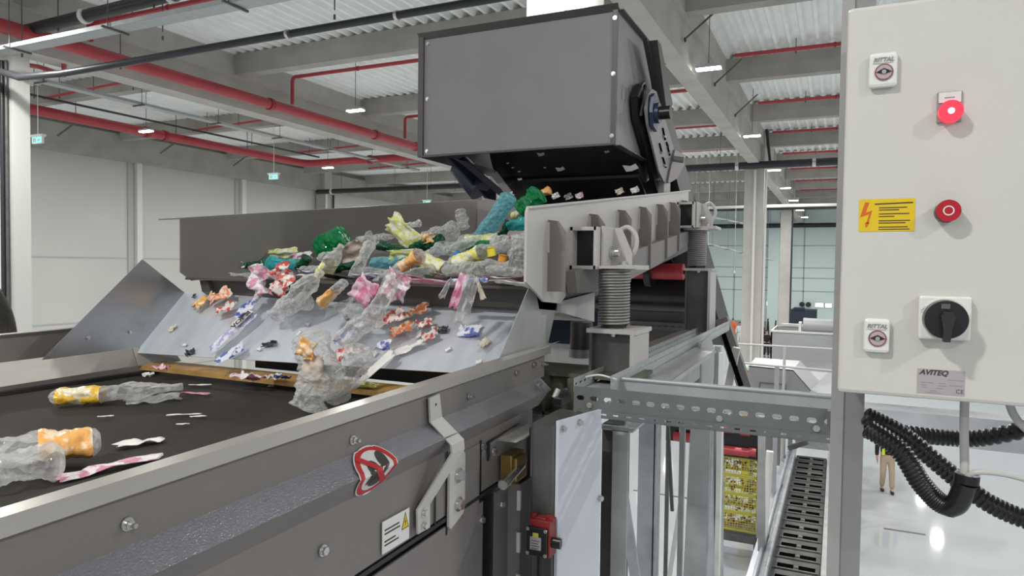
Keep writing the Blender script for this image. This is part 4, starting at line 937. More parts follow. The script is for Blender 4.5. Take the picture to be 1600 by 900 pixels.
# rotary switch
x0, x1, z0, z1 = .0915 * K, .1465 * K, -.0835 * K, -.0305 * K
b = MB(); b.box((x0, 1.186, z0), (x1, 1.2, z1)); ro_ = b.build('rotary_switch_plate', 'button_white', cb, bevel=.003)
cx_, cz_ = .1195 * K, -.0580 * K
b = MB(); b.cyl((cx_, 1.187, cz_), (cx_, 1.184, cz_), .0305, 48); b.build('dial_ring', 'button_white', ro_)
b = MB(); b.cyl((cx_ - .001, 1.184, cz_), (cx_ - .001, 1.166, cz_), .0285, 48, .0275); dk = b.build('dial', 'black_plastic', ro_)
b = MB(); b.prism([(cx_ - .005, cz_ + .012), (cx_ - .009, cz_ + .006), (cx_ - .006, cz_ - .012), (cx_ - .005, cz_ - .031), (cx_ + .003, cz_ - .031), (cx_ + .005, cz_ - .012), (cx_ + .009, cz_ + .006), (cx_ + .005, cz_ + .012)], 'y', 1.152, 1.170); b.build('handle', 'black_rubber', dk)
b = MB(); b.box((cx_ - .008, 1.1645, cz_ + .016), (cx_ + .003, 1.1662, cz_ + .023)); b.build('lock_tab', 'steel_dark', dk)
b = MB(); text_mesh('ON', .006, (x0 + .006, 1.1855, z1 - .020), (.5, 0, .85), (-.85, 0, .5), b); text_mesh('I', .006, (x0 + .004, 1.1855, z1 - .033), (1, 0, 0), (0, 0, 1), b); b.build('lettering', 'grey_ink', ro_)
# maker plate
x0, x1, z0, z1 = .0930 * K, .1435 * K, -.1525 * K, -.1218 * K
b = MB(); b.box((x0, 1.1993, z0), (x1, 1.2, z1)); b.m = 1
def lp(u, v): return (x0 + (x1 - x0) * u, 1.1990, z0 + (z1 - z0) * v)
for (v, u0, u1) in ((.62, .64, .98), (.46, .08, .35), (.46, .45, .6), (.40, .68, .95), (.36, .08, .2), (.36, .45, .62), (.27, .1, .22), (.25, .4, .55), (.14, .28, .42), (.07, .18, .5)):
    b.poly([lp(u0, v), lp(u1, v), lp(u1, v - .022), lp(u0, v - .022)])
mp_ = b.build('maker_plate', ['silver_label', 'grey_ink'], cb)
b = MB(); text_mesh('AVITEQ', .0105, lp(.34, .86), (1, 0, 0), (0, 0, 1), b, shear=.3, bold=.0004); text_mesh('CE', .0085, lp(.90, .16), (1, 0, 0), (0, 0, 1), b); b.build('lettering', 'dark_ink', mp_)
mat('post_grey', (.33, .325, .32), .45, .2, .05, 3); mat('post_grey_shaded', (.27, .265, .262), .4, .3, .05, 3)  # one steel in two greys; the darker carries the front face's shade
# post carrying the cabinet
t = thing('cabinet_post', (.03, 1.45, -4.1), 'grey C-section steel post under the cabinet', 'post')
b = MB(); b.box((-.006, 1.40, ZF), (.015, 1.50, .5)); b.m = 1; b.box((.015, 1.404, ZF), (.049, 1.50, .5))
b.build('profile', ['post_grey', 'post_grey_shaded'], t)
b = MB(); b.box((-.02, 2.36, -.49), (.014, 2.398, -.44)); b.build('bracket', 'steel_dark', t)

# ---- corrugated hoses and grey cables
def hose(pts, r, label, name='corrugated_hose', group='black corrugated hoses', parts=True):
    b = MB(); b.tube(pts, r, 14, sub=26, rf=(lambda i, n: r * (1.12 if i % 3 else .86))); o = b.build(name, 'hose_black'); tag(o, label, 'hose', group); return o
hs = 1.0
hose([(.045, 1.50, -.31), (.12, 1.55, -.318), (.20, 1.58, -.325), (.27, 1.56, -.31), (.40, 1.5, -.24)], .0145, 'black corrugated hose curving level under the cabinet')
hose([(.050, 1.40, -.262), (.11, 1.41, -.292), (.175, 1.42, -.345), (.24, 1.42, -.395), (.31, 1.42, -.42), (.42, 1.4, -.43)], .0150, 'black corrugated hose sloping down to the right edge')
hose([(.052, 1.34, -.272), (.10, 1.32, -.300), (.132, 1.32, -.350), (.158, 1.32, -.378), (.178, 1.32, -.385)], .0150, 'black corrugated hose bending down to its open rubber end')
b = MB(); b.tube([(.172, 1.32, -.386), (.184, 1.31, -.372), (.193, 1.30, -.335)], .017, 16); b.tube([(.193, 1.30, -.336), (.194, 1.30, -.322)], .018, 16, smooth=False)
tag(b.build('hose_end', 'hose_black'), 'smooth black elbow sleeve holding the grey cable', 'hose end')
b = MB(); b.tube([(.187, 1.30, -.15), (.1875, 1.30, -.24), (.191, 1.30, -.335)], .0065, 12); tag(b.build('grey_cable', 'cable_grey'), 'straight grey cable from cabinet bottom into the black sleeve', 'cable')
b = MB(); b.tube([(.192, 1.29, -.325), (.205, 1.28, -.312), (.25, 1.28, -.312), (.33, 1.28, -.33)], .0045, 10); tag(b.build('grey_cable', 'cable_grey'), 'thin grey cable leading right from the black sleeve', 'cable')
b = MB(); b.tube([(.243, 1.30, -.15), (.245, 1.30, -.20), (.262, 1.30, -.235), (.30, 1.30, -.26), (.36, 1.3, -.265)], .0060, 12); tag(b.build('grey_cable', 'cable_grey'), 'grey cable curving from cabinet bottom at the right edge', 'cable')

# ================================================================== MIDDLE DISTANCE: slat conveyor, hoppers, cages, railings
t = thing('slat_conveyor', (-.46, 13, ZF), 'long slotted black slat conveyor running away across the floor', 'conveyor')
b = MB(); b.box((-.77, 7.5, -4.36), (-.12, 17.2, -4.32)); b.build('belt', 'black_belt', t)
b = MB(); y = 7.6
while y < 17:
    b.box((-.76, y, -4.32), (-.13, y + .39, -4.295)); y += .42
b.build('slats', 'slat_worn', t)
y = 7.6
while y < 17:
    b = MB(); b.box((-.70, y + .08, -4.2945), (-.48, y + .21, -4.290)); b.box((-.41, y + .08, -4.2945), (-.19, y + .21, -4.290)); b.m = 1
    b.box((-.74, y + .02, -4.2945), (-.15, y + .05, -4.286)); b.box((-.47, y + .11, -4.2945), (-.42, y + .18, -4.282)); b.build('slat_slots', ['slot_black', 'paint_grey'], t); y += .42
b = MB(); b.box((-.86, 7.5, -4.45), (-.78, 17.2, -4.12)); b.cyl((-.80, 7.5, -4.10), (-.80, 17.2, -4.10), .045, 12); b.build('side_rail', 'galvanised', t)
b = MB(); b.box((-1.06, 7.5, -4.55), (-.93, 17.2, -4.30)); b.cyl((-.93, 7.5, -4.22), (-.93, 17.2, -4.22), .035, 12); b.build('side_rail', 'galvanised_sheet', t)
b = MB(); b.box((-.11, 7.5, -4.45), (-.04, 17.2, -4.15)); b.build('side_rail', 'galvanised_matte', t)
for y in (9, 12, 15):
    b = MB(); b.box((-.95, y, ZF), (-.85, y + .1, -4.4)); b.build('leg', 'paint_grey', t)
fh = t = thing('feed_hopper', (-.5, 18.5, -4.3), 'grey open chute ending over the far end of the slat conveyor', 'hopper')
b = MB(); b.slab([(-1.0, 17.6, -3.55), (-.25, 17.6, -3.62), (-.10, 17.8, -4.25), (-.78, 17.8, -4.25)], (0, .04, 0)); b.slab([(-.25, 17.6, -3.62), (-.10, 17.8, -4.25), (.05, 18.6, -4.2), (.0, 18.6, -3.5)], (.02, 0, 0)); b.build('chute_plate', 'galvanised_matte', t)
b = MB(); b.box((-1.0, 17.9, ZF), (-.9, 18.0, -3.6)); b.build('leg', 'galvanised_matte', t)

mat('rail_grey', (.50, .51, .50), .4)
t = thing('railing', (-1.1, 16.5, -2.9), 'grey pipe railing, upper one, before the big hopper', 'railing', 'pipe railings')
b = MB(); b.cyl((-2.2, 16.5, -1.72), (.6, 16.5, -1.71), .022, 10); b.build('top_rail', 'rail_grey', t)
for x_ in (-1.04, .0):
    b = MB(); b.cyl((x_, 16.5, ZF), (x_, 16.5, -1.72), .03, 10); b.build('post', 'paint_light', t)
t = thing('railing', (-1.0, 14, -2.9), 'grey pipe railing, lower one, before the dark hopper face', 'railing', 'pipe railings')
b = MB(); b.cyl((-1.78, 14, -1.82), (.1, 14, -1.86), .022, 10); b.build('top_rail', 'rail_grey', t)
b = MB(); b.cyl((-1.6, 14, -2.32), (.1, 14, -2.38), .02, 10); b.build('knee_rail', 'rail_grey', t)
for x_ in (-1.01, .06):
    b = MB(); b.box((x_ - .04, 14, ZF), (x_ + .04, 14.05, -1.84)); b.build('post', 'hopper_grey', t)

t = thing('hopper', (-1.3, 17.5, ZF), 'near grey hopper with dark front face and pale sloping lid', 'hopper')
f0 = [(-1.84, -2.27), (-.88, -2.30), (-.50, -2.72), (-.50, -3.6), (-1.84, -3.6)]
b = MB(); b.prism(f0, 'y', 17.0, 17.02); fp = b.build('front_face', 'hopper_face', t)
b = MB(); b.box((-1.60, 16.985, -3.3), (-1.58, 17.0, -2.65)); b.box((-1.60, 16.985, -2.65), (-1.02, 17.0, -2.63)); b.box((-1.04, 16.985, -3.3), (-1.02, 17.0, -2.65)); b.build('door_frame', 'steel_dark', fp)
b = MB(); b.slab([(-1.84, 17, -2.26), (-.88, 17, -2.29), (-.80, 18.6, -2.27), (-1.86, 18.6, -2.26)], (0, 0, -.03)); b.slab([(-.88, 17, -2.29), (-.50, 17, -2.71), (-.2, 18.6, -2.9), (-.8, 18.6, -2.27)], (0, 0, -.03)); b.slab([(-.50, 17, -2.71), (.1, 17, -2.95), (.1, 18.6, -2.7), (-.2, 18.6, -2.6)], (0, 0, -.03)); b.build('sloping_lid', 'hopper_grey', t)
b = MB(); b.box((-1.80, 17.1, ZF), (-1.7, 17.2, -3.6)); b.build('leg', 'paint_grey', t)
b = MB(); b.box((-1.62, 17.25, -4.6), (-1.12, 17.6, -3.4)); b.build('outlet', 'hopper_face', t)
b = MB(); b.cyl((-1.04, 16.85, -4.6), (-1.04, 16.85, -3.35), .05, 10); b.build('leg', 'galvanised_matte', t)
t = thing('hopper', (-.8, 21, ZF), 'big galvanised hopper with a white roller unit on its rim', 'hopper')
b = MB(); b.box((-1.66, 20.5, -3.6), (.05, 20.55, -1.70)); b.build('front_wall', 'hopper_grey', t)
for (p, q) in (((-1.66, 20.45, -1.74), (.1, 20.55, -1.69)), ((-1.50, 22.2, -1.70), (.1, 22.3, -1.62))): MB().box(p, q).build('rim', 'white_trim', t)
b = MB(); b.box((-1.66, 20.5, -3.6), (-1.62, 22.3, -1.7)); b.box((.0, 20.5, -3.6), (.05, 22.3, -1.7)); b.box((-1.62, 22.25, -3.6), (0, 22.3, -1.7)); b.build('side_wall', 'hopper_grey', t)
b = MB(); b.slab([(-.9, 19.2, -3.35), (.1, 19.2, -3.5), (.1, 20.5, -2.5), (-1.1, 20.5, -2.5)], (0, 0, -.03)); b.build('apron', 'hopper_grey', t)
b = MB(); b.cyl((-.84, 20.7, -1.52), (-.06, 20.7, -1.53), .19, 24); ru = b.build('roller_unit', 'hopper_grey', t)
b = MB(); b.box((-.95, 20.55, -1.75), (-.88, 20.9, -1.45)); b.box((-.08, 20.45, -2.3), (.0, 20.6, -1.28)); b.build('bracket', 'white_trim', ru)
for x_ in (-1.6, -.02):
    b = MB(); b.box((x_, 20.55, ZF), (x_ + .1, 20.65, -3.5)); b.build('leg', 'paint_grey', t)

ytop = U(1165, 582, 'y', 18.5).z
tag(MB().box((U(1161, 600, 'y', 18.5).x, 18.5, ZF), (U(1176, 600, 'y', 18.5).x, 18.9, ytop)).build('yellow_cabinet', 'yellow_box'), 'small yellow box standing left of the near hopper', 'box')
q1, q2 = U(1155, 577, 'y', 18.7), U(1176, 577, 'y', 18.7); tag(MB().cyl((q1.x, 18.7, ytop + .1), (q2.x, 18.7, ytop + .1), .1, 16).build('drum', 'wall_cyan'), 'small pale teal drum above the yellow box', 'drum')

# wire cages with waste, stacked
def cage(z, label, fill):
    t = thing('wire_cage', (-1.6, 14.2, z), label, 'cage', 'stacked yellow wire cages')
    x0, x1, y0, y1, h = -2.0, -1.31, 14.0, 14.5, .33
    b = MB()
    for (p, q) in (((x0, z), (x1, z)), ((x0, z + h), (x1, z + h)), ((x0, z), (x0, z + h)), ((x1, z), (x1, z + h))): b.bar((p[0], y0, p[1]), (q[0], y0, q[1]), .035, .035, (0, 1, 0))
    for zz in (z, z + h): b.bar((x1, y0, zz), (x1, y1, zz), .035, .035); b.bar((x0, y1, zz), (x1, y1, zz), .03, .03)
    for x_ in (x0, x1): b.bar((x_, y1, z), (x_, y1, z + h), .03, .03, (1, 0, 0))
    b.build('frame', 'cage_yellow', t)
    b = MB()
    for i in range(1, 14): b.cyl((x0 + (x1-x0) * i / 14, y0, z), (x0 + (x1-x0) * i / 14, y0, z + h), .006, 5, caps=False)
    for i in range(1, 7): b.cyl((x0, y0, z + h * i / 7), (x1, y0, z + h * i / 7), .006, 5, caps=False)
    for i in range(1, 9): b.cyl((x1, y0 + (y1-y0) * i / 9, z), (x1, y0 + (y1-y0) * i / 9, z + h), .006, 5, caps=False)
    b.build('mesh_panel', 'cage_yellow', t)
    random.seed(int(-z * 100)); b = MB()
    for i in range(70):
        px_, py_, pz_ = random.uniform(x0 + .05, x1 - .05), random.uniform(y0 + .05, y1 - .1), z + random.uniform(.02, h * .8)
        b.m = random.randrange(4); s_ = random.uniform(.02, .06)
        vs = [(px_ + random.uniform(-s_, s_), py_ + random.uniform(-s_, s_), pz_ + random.uniform(-s_, s_)) for _ in range(6)]
        b.add(vs, [(0, 1, 2), (2, 1, 3), (3, 4, 2), (4, 5, 0), (0, 5, 3)])
    o = b.build('loose_waste', fill, t); o['kind'] = 'stuff'
fl_ = ['dark_red', 'green_frame', 'paper_beige', 'lbl_orangered']
for i, (z, nm) in enumerate(((-4.02, 'topmost'), (-4.38, 'second from the top'), (-4.74, 'third from the top'), (-5.10, 'lowest'))):
    cage(z, 'yellow wire cage with waste inside, %s of the stack' % nm, fl_)
t = thing('pallet', (-1.65, 14.25, ZF), 'dark low platform under the stacked yellow cages', 'platform')
MB().box((-2.1, 13.9, -5.3), (-1.25, 14.6, -5.15)).build('deck', 'steel_dark', t)
for x_ in (-2.05, -1.35): MB().box((x_, 14.0, ZF), (x_ + .1, 14.1, -5.3)).build('leg', 'steel_dark', t)
t = thing('red_roller_unit', (-1.7, 13.6, -3.6), 'dark machine with red rollers above the yellow cages', 'roller unit')
MB().box((-2.1, 13.9, -3.65), (-1.3, 14.4, -3.0)).build('housing', 'black_plastic', t)
for (x0, x1, z) in ((-1.98, -1.45, -3.52), (-1.95, -1.75, -3.1), (-1.62, -1.45, -3.12), (-1.45, -1.33, -3.5)):
    MB().cyl((x0, 13.85, z), (x1, 13.85, z), .085, 14).build('roller', 'red_pipe', t)
MB().box((-1.3, 13.9, ZF), (-1.24, 13.98, -2.95)).build('leg', 'galvanised_matte', t)
MB().bar((-1.30, 13.8, -3.0), (-1.2, 13.8, -3.65), .05, .03).build('arm', 'steel_dark', t)
t = thing('red_roller_unit', (-1.6, 7.5, -1.7), 'dark machine with red rollers seen between the stand legs', 'roller unit')
MB().box((-1.72, 7.8, -1.95), (-1.42, 8.2, -1.60)).build('housing', 'black_plastic', t)
for (x0, x1, z) in ((-1.68, -1.42, -1.64), (-1.62, -1.42, -1.88)): MB().cyl((x0, 7.75, z), (x1, 7.75, z), .05, 14).build('roller', 'red_pipe', t)
MB().box((-1.56, 7.74, -1.84), (-1.53, 7.76, -1.73)).build('label_plate', 'white_label', t)
MB().box((-1.74, 7.9, ZF), (-1.70, 7.94, -1.9)).build('leg', 'steel_dark', t)
MB().box((-1.50, 8.1, -2.3), (-1.46, 8.2, -1.95)).build('guard', 'cage_yellow', t)
# poles and struts in the middle distance
def strut(p0, p1, w_, m, label, name='steel_strut', cat='strut', parent=None):
    b = MB(); b.bar(p0, p1, w_, w_, (0, 1, 0))
    if parent is not None: b.build(name, m, parent)
    else: tag(b.build(name, m), label, cat)
strut(U(1190, 650, 'y', 11), U(1190, 860, 'y', 11), .10, 'galvanised_matte', 'grey upright pole just right of the yellow cages', 'steel_pole', 'pole')
strut(U(1203, 705, 'y', 11.5), U(1192, 860, 'y', 11.5), .10, 'white_trim', 'pale slanting strut left of the slat conveyor')
strut(U(1128, 497, 'y', 6.2), U(1172, 625, 'y', 6.2), .10, 'paint_grey', '', 'frame_piece', parent=ic)
strut(U(1122, 505, 'y', 6.4), U(1142, 555, 'y', 6.4), .05, 'steel_dark', '', 'frame_piece', parent=ic)
strut(U(1151, 543, 'y', 6.0), U(1137, 610, 'y', 6.0), .06, 'paint_light', '', 'frame_piece', parent=ic)
strut(U(1150, 572, 'y', 7), U(1162, 618, 'y', 7), .06, 'hopper_grey', '', 'frame_piece', parent=ic)
strut(U(1110, 560, 'y', 7), U(1128, 660, 'y', 7), .12, 'black_plastic', '', 'frame_piece', parent=ic)
strut(U(1262, 690, 'y', 15.5), U(1232, 700, 'y', 15.5), .1, 'steel_dark', '', 'cross_bar', parent=fh)
# floor slot line
tag(MB().box((1.05, 17.2, ZF), (1.85, 17.27, ZF + .01)).build('floor_channel', 'steel_dark'), 'thin dark channel line in the white floor', 'floor channel')
tag(MB().box((-4.6, 17.2, ZF), (-2.2, 17.27, ZF + .01)).build('floor_channel', 'steel_dark'), 'dark channel line in the floor seen between stand legs', 'floor channel')
tag(MB().box((-4.2, 24.2, ZF), (-2.6, 24.27, ZF + .01)).build('floor_channel', 'steel_dark'), 'farther dark channel line in the floor between stand legs', 'floor channel')
# far machinery by the far wall
t = thing('dark_container', (-5.2, 60, ZF), 'long dark navy container before the cyan far wall', 'container')
MB().box((U(1236, 480, 'y', 58).x, 58, ZF), (U(1276, 480, 'y', 58).x, 60, U(1250, 484, 'y', 58).z)).build('shell', 'navy', t)
MB().box((U(1240, 480, 'y', 58).x, 57.9, U(1250, 484, 'y', 58).z), (U(1257, 480, 'y', 58).x, 59, U(1250, 481, 'y', 58).z)).build('lid', 'navy', t)
for x_ in (U(1253, 476, 'y', 65.8).x, U(1263, 476, 'y', 65.8).x): tag(MB().cyl((x_, 65.7, -3.05), (x_, 65.95, -3.05), .22, 12).build('wall_fan', 'navy'), 'small round dark fan on the far wall, %s' % ('left one' if x_ < U(1258, 476, 'y', 65.8).x else 'right one'), 'fan')
t = thing('far_machine', (-6.2, 50, ZF), 'dark spindly machine between the two columns', 'machine')
random.seed(3)
for i in range(9):
    x_ = U(1193, 500, 'y', 50).x + i * .10; MB().bar((x_, 50, ZF + .5), (x_ + random.uniform(-.25, .25), 50.3, -3.3 - random.uniform(0, 1.2)), .07, .07).build('frame_bar', 'cloth_black', t)
MB().box((U(1188, 500, 'y', 50).x, 50, ZF), (U(1212, 500, 'y', 50).x, 51, -4.7)).build('base', 'hopper_face', t)
MB().box((U(1206, 500, 'y', 49.5).x, 49.5, ZF), (U(1217, 500, 'y', 49.5).x, 50.5, -4.1)).build('cabinet', 'cloth_black', t)
t = thing('white_machine', (-9, 45, ZF), 'white box machine left of the mottled column', 'machine')
MB().box((-8.35, 44, -4.6), (-7.6, 45, -1.9)).build('shell', 'white_trim', t); MB().box((-8.2, 44.2, ZF), (-7.8, 44.8, -4.6)).build('base', 'hopper_grey', t)

strut(U(1128, 515, 'y', 5.9), U(1158, 603, 'y', 5.9), .035, 'slot_black', '', 'frame_piece', parent=ic)  # black bar drawn for the dark slit along the conveyor frame
# ================================================================== PLASTIC WASTE
BEDP, BEDN = (0, 2.52, -.080), (0, -SL, 1)
SLP, SLN = tuple(SBL), tuple(nrm)
def place(px, py, pl, h=0.0):
    if pl == 'bed': return Upl(px, py, Vector(BEDP) + Vector((0, 0, h)), BEDN)
    if pl == 'slide': return Upl(px, py, Vector(SLP) + Vector(nrm) * h, SLN)
    if pl == 'belt': return U(px, py, 'z', -.562 + h)
    if pl == 'strip': return U(px, py, 'z', -.505 + h)
    return U(px, py, 'y', pl)
if nrm.y > 0: nrm = -nrm
SEED = [0]
def axes(d, roll=0.0):
    d = Vector(d).normalized(); up = Vector((0, 0, 1)) if abs(d.z) < .9 else Vector((0, -1, 0))
    s_ = d.cross(up).normalized(); u = s_.cross(d).normalized()
    R_ = Matrix.Rotation(roll, 3, d); return d, R_ @ s_, R_ @ u
def bottle(label, c, d, L, R, body, cap=None, band=None, sq=.6, crush=.35, bend=.0, roll=0, cat='plastic bottle', neck=True, name='crushed_bottle', group='plastic waste'):
    SEED[0] += 1; sd = SEED[0] * 7.31
    D, S, Uu = axes(d, roll); c = Vector(c)
    def rad(t):
        if t < .04: return R * (.55 + 10 * t)
        if t < .70 or not neck: 
            if not neck and t > .93: return R * (.95 - 6 * (t - .93))
            return R * (.96 + .035 * math.sin(t * 85))
        if t < .90: q = (t - .70) / .20; return R * (.96 * (1 - q) ** .8 + .30 * (1 - (1 - q) ** .8) + .0)
        return R * .30
    def pos(t, a, off=0):
        r = rad(t)
        nx_ = noise.noise(Vector((t * 4.5 + sd, math.cos(a) * 1.3, math.sin(a) * 1.3)))
        n2 = noise.noise(Vector((t * 11 + sd, math.cos(a) * 2.6, math.sin(a) * 2.6 + sd)))
        k = 1 if t < .80 else max(.15, 1 - (t - .80) * 8)
        r = r * (1 + crush * k * (nx_ * 1.1 + n2 * .55)) + off
        x_ = (t - .5) * L
        return c + D * x_ + S * (r * math.cos(a)) + Uu * (r * math.sin(a) * (sq + (1 - sq) * (0 if t < .8 else min(1, (t - .8) * 6))) + bend * L * ((t - .5) ** 2) * 4)
    NT, NA = 34, 22
    def shell(mb, t0, t1, nt, off=0, cap0=False):
        vs = [pos(t0 + (t1 - t0) * i / nt, 2 * PI * k / NA, off) for i in range(nt + 1) for k in range(NA)]
        mb.add(vs, [(i*NA+k, i*NA+(k+1) % NA, (i+1)*NA+(k+1) % NA, (i+1)*NA+k) for i in range(nt) for k in range(NA)], True)
        if cap0: mb.poly(vs[:NA][::-1]); mb.poly(vs[-NA:])
    mb = MB(); shell(mb, 0, 1.0, NT, 0, True)
    o = mb.build(name, body); tag(o, label, cat, group)
    if band:
        mb = MB(); shell(mb, band[1], band[2], 16, .0022); mb.build('label_wrap', band[0], o)
    if cap:
        e = c + D * (L * .5) + Uu * (bend * L)
        mb = MB(); mb.cyl(e - D * .008, e + D * .014, R * .36, 18); mb.build('cap', cap, o)
    return o
def film(label, c, du, dv, lu, lv, m, amp=.2, cat='plastic film', name='film_scrap', group='plastic waste', nu=14, nv=10, taper=0.0, curl=0.0, ragged=.12):
    """crumpled piece of film or paper; du, dv directions, lu x lv size"""
    SEED[0] += 1; sd = SEED[0] * 3.77
    du = Vector(du).normalized(); dv = Vector(dv); dv = (dv - du * dv.dot(du)).normalized(); nn = du.cross(dv); c = Vector(c)
    vs = []
    for i in range(nu + 1):
        for j in range(nv + 1):
            u = i / nu - .5; v = j / nv - .5
            e = 1 + ragged * noise.noise(Vector((u * 6 + sd, v * 6, 3)))* 2
            h = (noise.noise(Vector((u * 3 + sd, v * 3, 0))) + .35 * noise.noise(Vector((u * 6 + sd, v * 6, 5)))) * amp * min(lu, lv) * 1.3 + curl * lv * (v * v) * 4
            jx = noise.noise(Vector((u * 4, v * 4, sd))) * amp * .35
            vs.append(c + du * (u * lu * e + jx * lu) + dv * (v * lv * (1 - taper * (u + .5)) * e) + nn * h)
    mb = MB(); fs = [(i*(nv+1)+j, (i+1)*(nv+1)+j, (i+1)*(nv+1)+j+1, i*(nv+1)+j+1) for i in range(nu) for j in range(nv)]
    mb.add(vs, fs, True)
    o = mb.build(name, m); tag(o, label, cat, group)
    so = o.modifiers.new('thickness', 'SOLIDIFY'); so.thickness = .0012
    return o
# screen-like directions expressed in the world (right along the feeder lip, up, and towards the camera)
RT, UP, NR = Vector((1, 0, 0)), Vector((0, 0, 1)), Vector((0, -1, 0))
def dirn(r, u, f=0): return (RT * r + UP * u + NR * f)
G = 'waste heaped in the feeder trough'
B = 'bed'
def bt(label, px, py, ang, L, R, body, pl=B, h=None, f=0.0, **k):
    h = R * .75 if h is None else h
    a = math.radians(ang)
    k.setdefault('group', G)
    return bottle(label, place(px, py, pl, h), dirn(math.cos(a), math.sin(a), f), L, R, body, **k)
def fm(label, px, py, ang, lu, lv, m, pl=B, h=.04, tilt=.3, f=0.0, **k):
    a = math.radians(ang); k.setdefault('group', G)
    du = dirn(math.cos(a), math.sin(a), f); dv = dirn(-math.sin(a), math.cos(a), tilt)
    return film(label, place(px, py, pl, h), du, dv, lu, lv, m, **k)
# --- back rows of the heap
bt('blue ribbed bottle leaning upright near the right side plate', 773, 342, 52, .34, .062, 'pet_blue', pl=3.6, neck=False, sq=.8, crush=.14, cat='plastic bottle')
bt('bright green crumpled bottle at the right end under the hood', 829, 316, 40, .16, .062, 'pet_green', pl=3.5, neck=False, sq=.9, crush=.3)
bt('orange and yellow bottle scrap just under the hood drum', 846, 303, 20, .13, .035, 'lbl_orange', pl=4.0, neck=False, crush=.4)
bt('teal crushed bottle below the green one at the right', 822, 348, 10, .20, .05, 'pet_teal', pl=3.3, neck=False)
bt('pale yellow crumpled bottle between the teal and green ones', 815, 331, 30, .12, .04, 'lbl_cream', pl=3.55, neck=False)
bt('small dark green bottle piece behind the blue ribbed bottle foot', 790, 358, 60, .10, .032, 'pet_dgreen', pl=3.3, neck=False, crush=.4)
bt('clear bottle standing up against the far side wall', 722, 343, 105, .15, .045, 'pet_clear', pl=4.3, neck=False)
bt('small clear bottle with dark creases, back of the heap', 645, 351, 10, .13, .032, 'pet_clear', pl=4.1, neck=False)
bt('clear crushed bottle at the far right against the side plate', 808, 377, 5, .26, .065, 'pet_clear', pl=3.0, neck=False, cap='cap_orange')
bt('large dark green bottle base standing behind the heap', 519, 379, 20, .20, .085, 'pet_green', pl=3.35, neck=False, sq=.8, crush=.25)
bt('long clear bottle lying behind the yellow film', 590, 372, 5, .30, .04, 'pet_clear', pl=3.5)
bt('clear dome-shaped bottle in the middle of the back row', 688, 366, 15, .24, .062, 'pet_clear', pl=3.5, neck=False, sq=.75)
bt('long clear bottle with an orange and cream label, back row right', 762, 375, 4, .36, .055, 'pet_clear', pl=3.4, band=('lbl_cream', .15, .7), cap='cap_orange')
bt('long dark green bottle lying across the middle', 604, 385, -8, .30, .045, 'pet_dgreen', pl=3.2, crush=.3)
bt('dark green crumpled bottle right of the long one', 668, 382, 12, .20, .05, 'pet_dgreen', pl=3.2, neck=False, crush=.4)
bt('green flattened bottle under the cream-labelled one', 755, 382, 2, .26, .035, 'pet_green', pl=3.15, crush=.35)
fm('cream and yellow printed film sheet sticking up in the middle', 632, 366, -38, .26, .13, 'lbl_cream', pl=3.3, tilt=.1, amp=.2)
fm('small orange-brown wrapper beside the cream film sheet', 669, 372, 5, .08, .05, 'lbl_orange', pl=3.15, amp=.3)
for (px, py, m_, lb) in ((868, 306, 'paper_white', 'small white scrap under the drum, right of the orange one'), (888, 307, 'film_clear', 'small clear scrap under the middle of the drum'), (905, 306, 'lbl_pinkwhite', 'small pinkish scrap under the middle of the drum'), (968, 299, 'paper_cream', 'small cream scrap under the right of the drum'), (992, 297, 'paper_white', 'small white scrap under the drum near the arm'), (797, 305, 'paper_white', 'white scrap beside the tip of the blue ribbed bottle')):
    fm(lb, px, py, 20, .05, .035, m_, pl=4.2, tilt=.2, amp=.4)
# --- middle row
bt('teal crumpled bottle with a teal cap at the left of the heap', 447, 415, 178, .24, .062, 'pet_teal', pl=2.95, neck=False, sq=.62, crush=.3)
bt('round teal bottle cap on the teal bottle', 434, 411, 80, .03, .03, 'cap_teal', pl=2.86, neck=False, crush=0, cat='bottle cap', name='bottle_cap')
bt('dark green and white crumpled bottle left of the teal one', 399, 416, 8, .16, .042, 'pet_dgreen', pl=2.95, neck=False, crush=.5)
bt('dark green bottle scrap right of the teal bottle', 474, 412, 50, .10, .035, 'pet_dgreen', pl=2.9, neck=False, crush=.5)
fm('cream and green printed film lying above the teal bottle', 440, 397, 4, .26, .06, 'lbl_cream', pl=3.1, amp=.3, tilt=.5)
fm('pink printed film right of the cream-green film', 470, 402, 8, .16, .05, 'lbl_pinkwhite', pl=3.05, amp=.35, tilt=.5)
fm('navy film scrap at the left end of the heap', 362, 419, 5, .10, .05, 'navy_film', pl=2.95, amp=.3)
fm('white film scrap next to the navy one', 374, 417, 40, .07, .05, 'paper_white', pl=2.9, amp=.4)
fm('beige flattened carton piece in the left middle', 548, 396, 15, .17, .12, 'paper_beige', pl=2.95, amp=.2, tilt=.6)
fm('white-grey crumpled film beside the beige carton', 572, 383, 40, .14, .08, 'film_clear', pl=2.98, amp=.3)
bt('dark green flattened bottle under the beige carton', 542, 416, 10, .22, .035, 'pet_dgreen', pl=2.8, crush=.4)
bt('light blue crumpled bottle in the centre', 607, 409, 10, .20, .052, 'pet_blue', pl=2.9, neck=False, crush=.35)
fm('cream and orange printed film on the light blue bottle', 632, 397, 2, .18, .05, 'lbl_cream', pl=2.85, amp=.25, tilt=.5)
bt('pale teal flattened bottle right of centre', 655, 411, -10, .18, .045, 'pet_teal', pl=2.9, neck=False, crush=.3)
bt('clear boat-shaped bottle with a yellow label', 690, 418, -18, .26, .058, 'pet_clear', pl=2.8, band=('lbl_yellow', .1, .6), crush=.3)
bt('clear bottle with a bright yellow label, right of centre', 742, 400, 22, .27, .062, 'pet_clear', pl=2.85, band=('lbl_yellow', .15, .65), crush=.28)
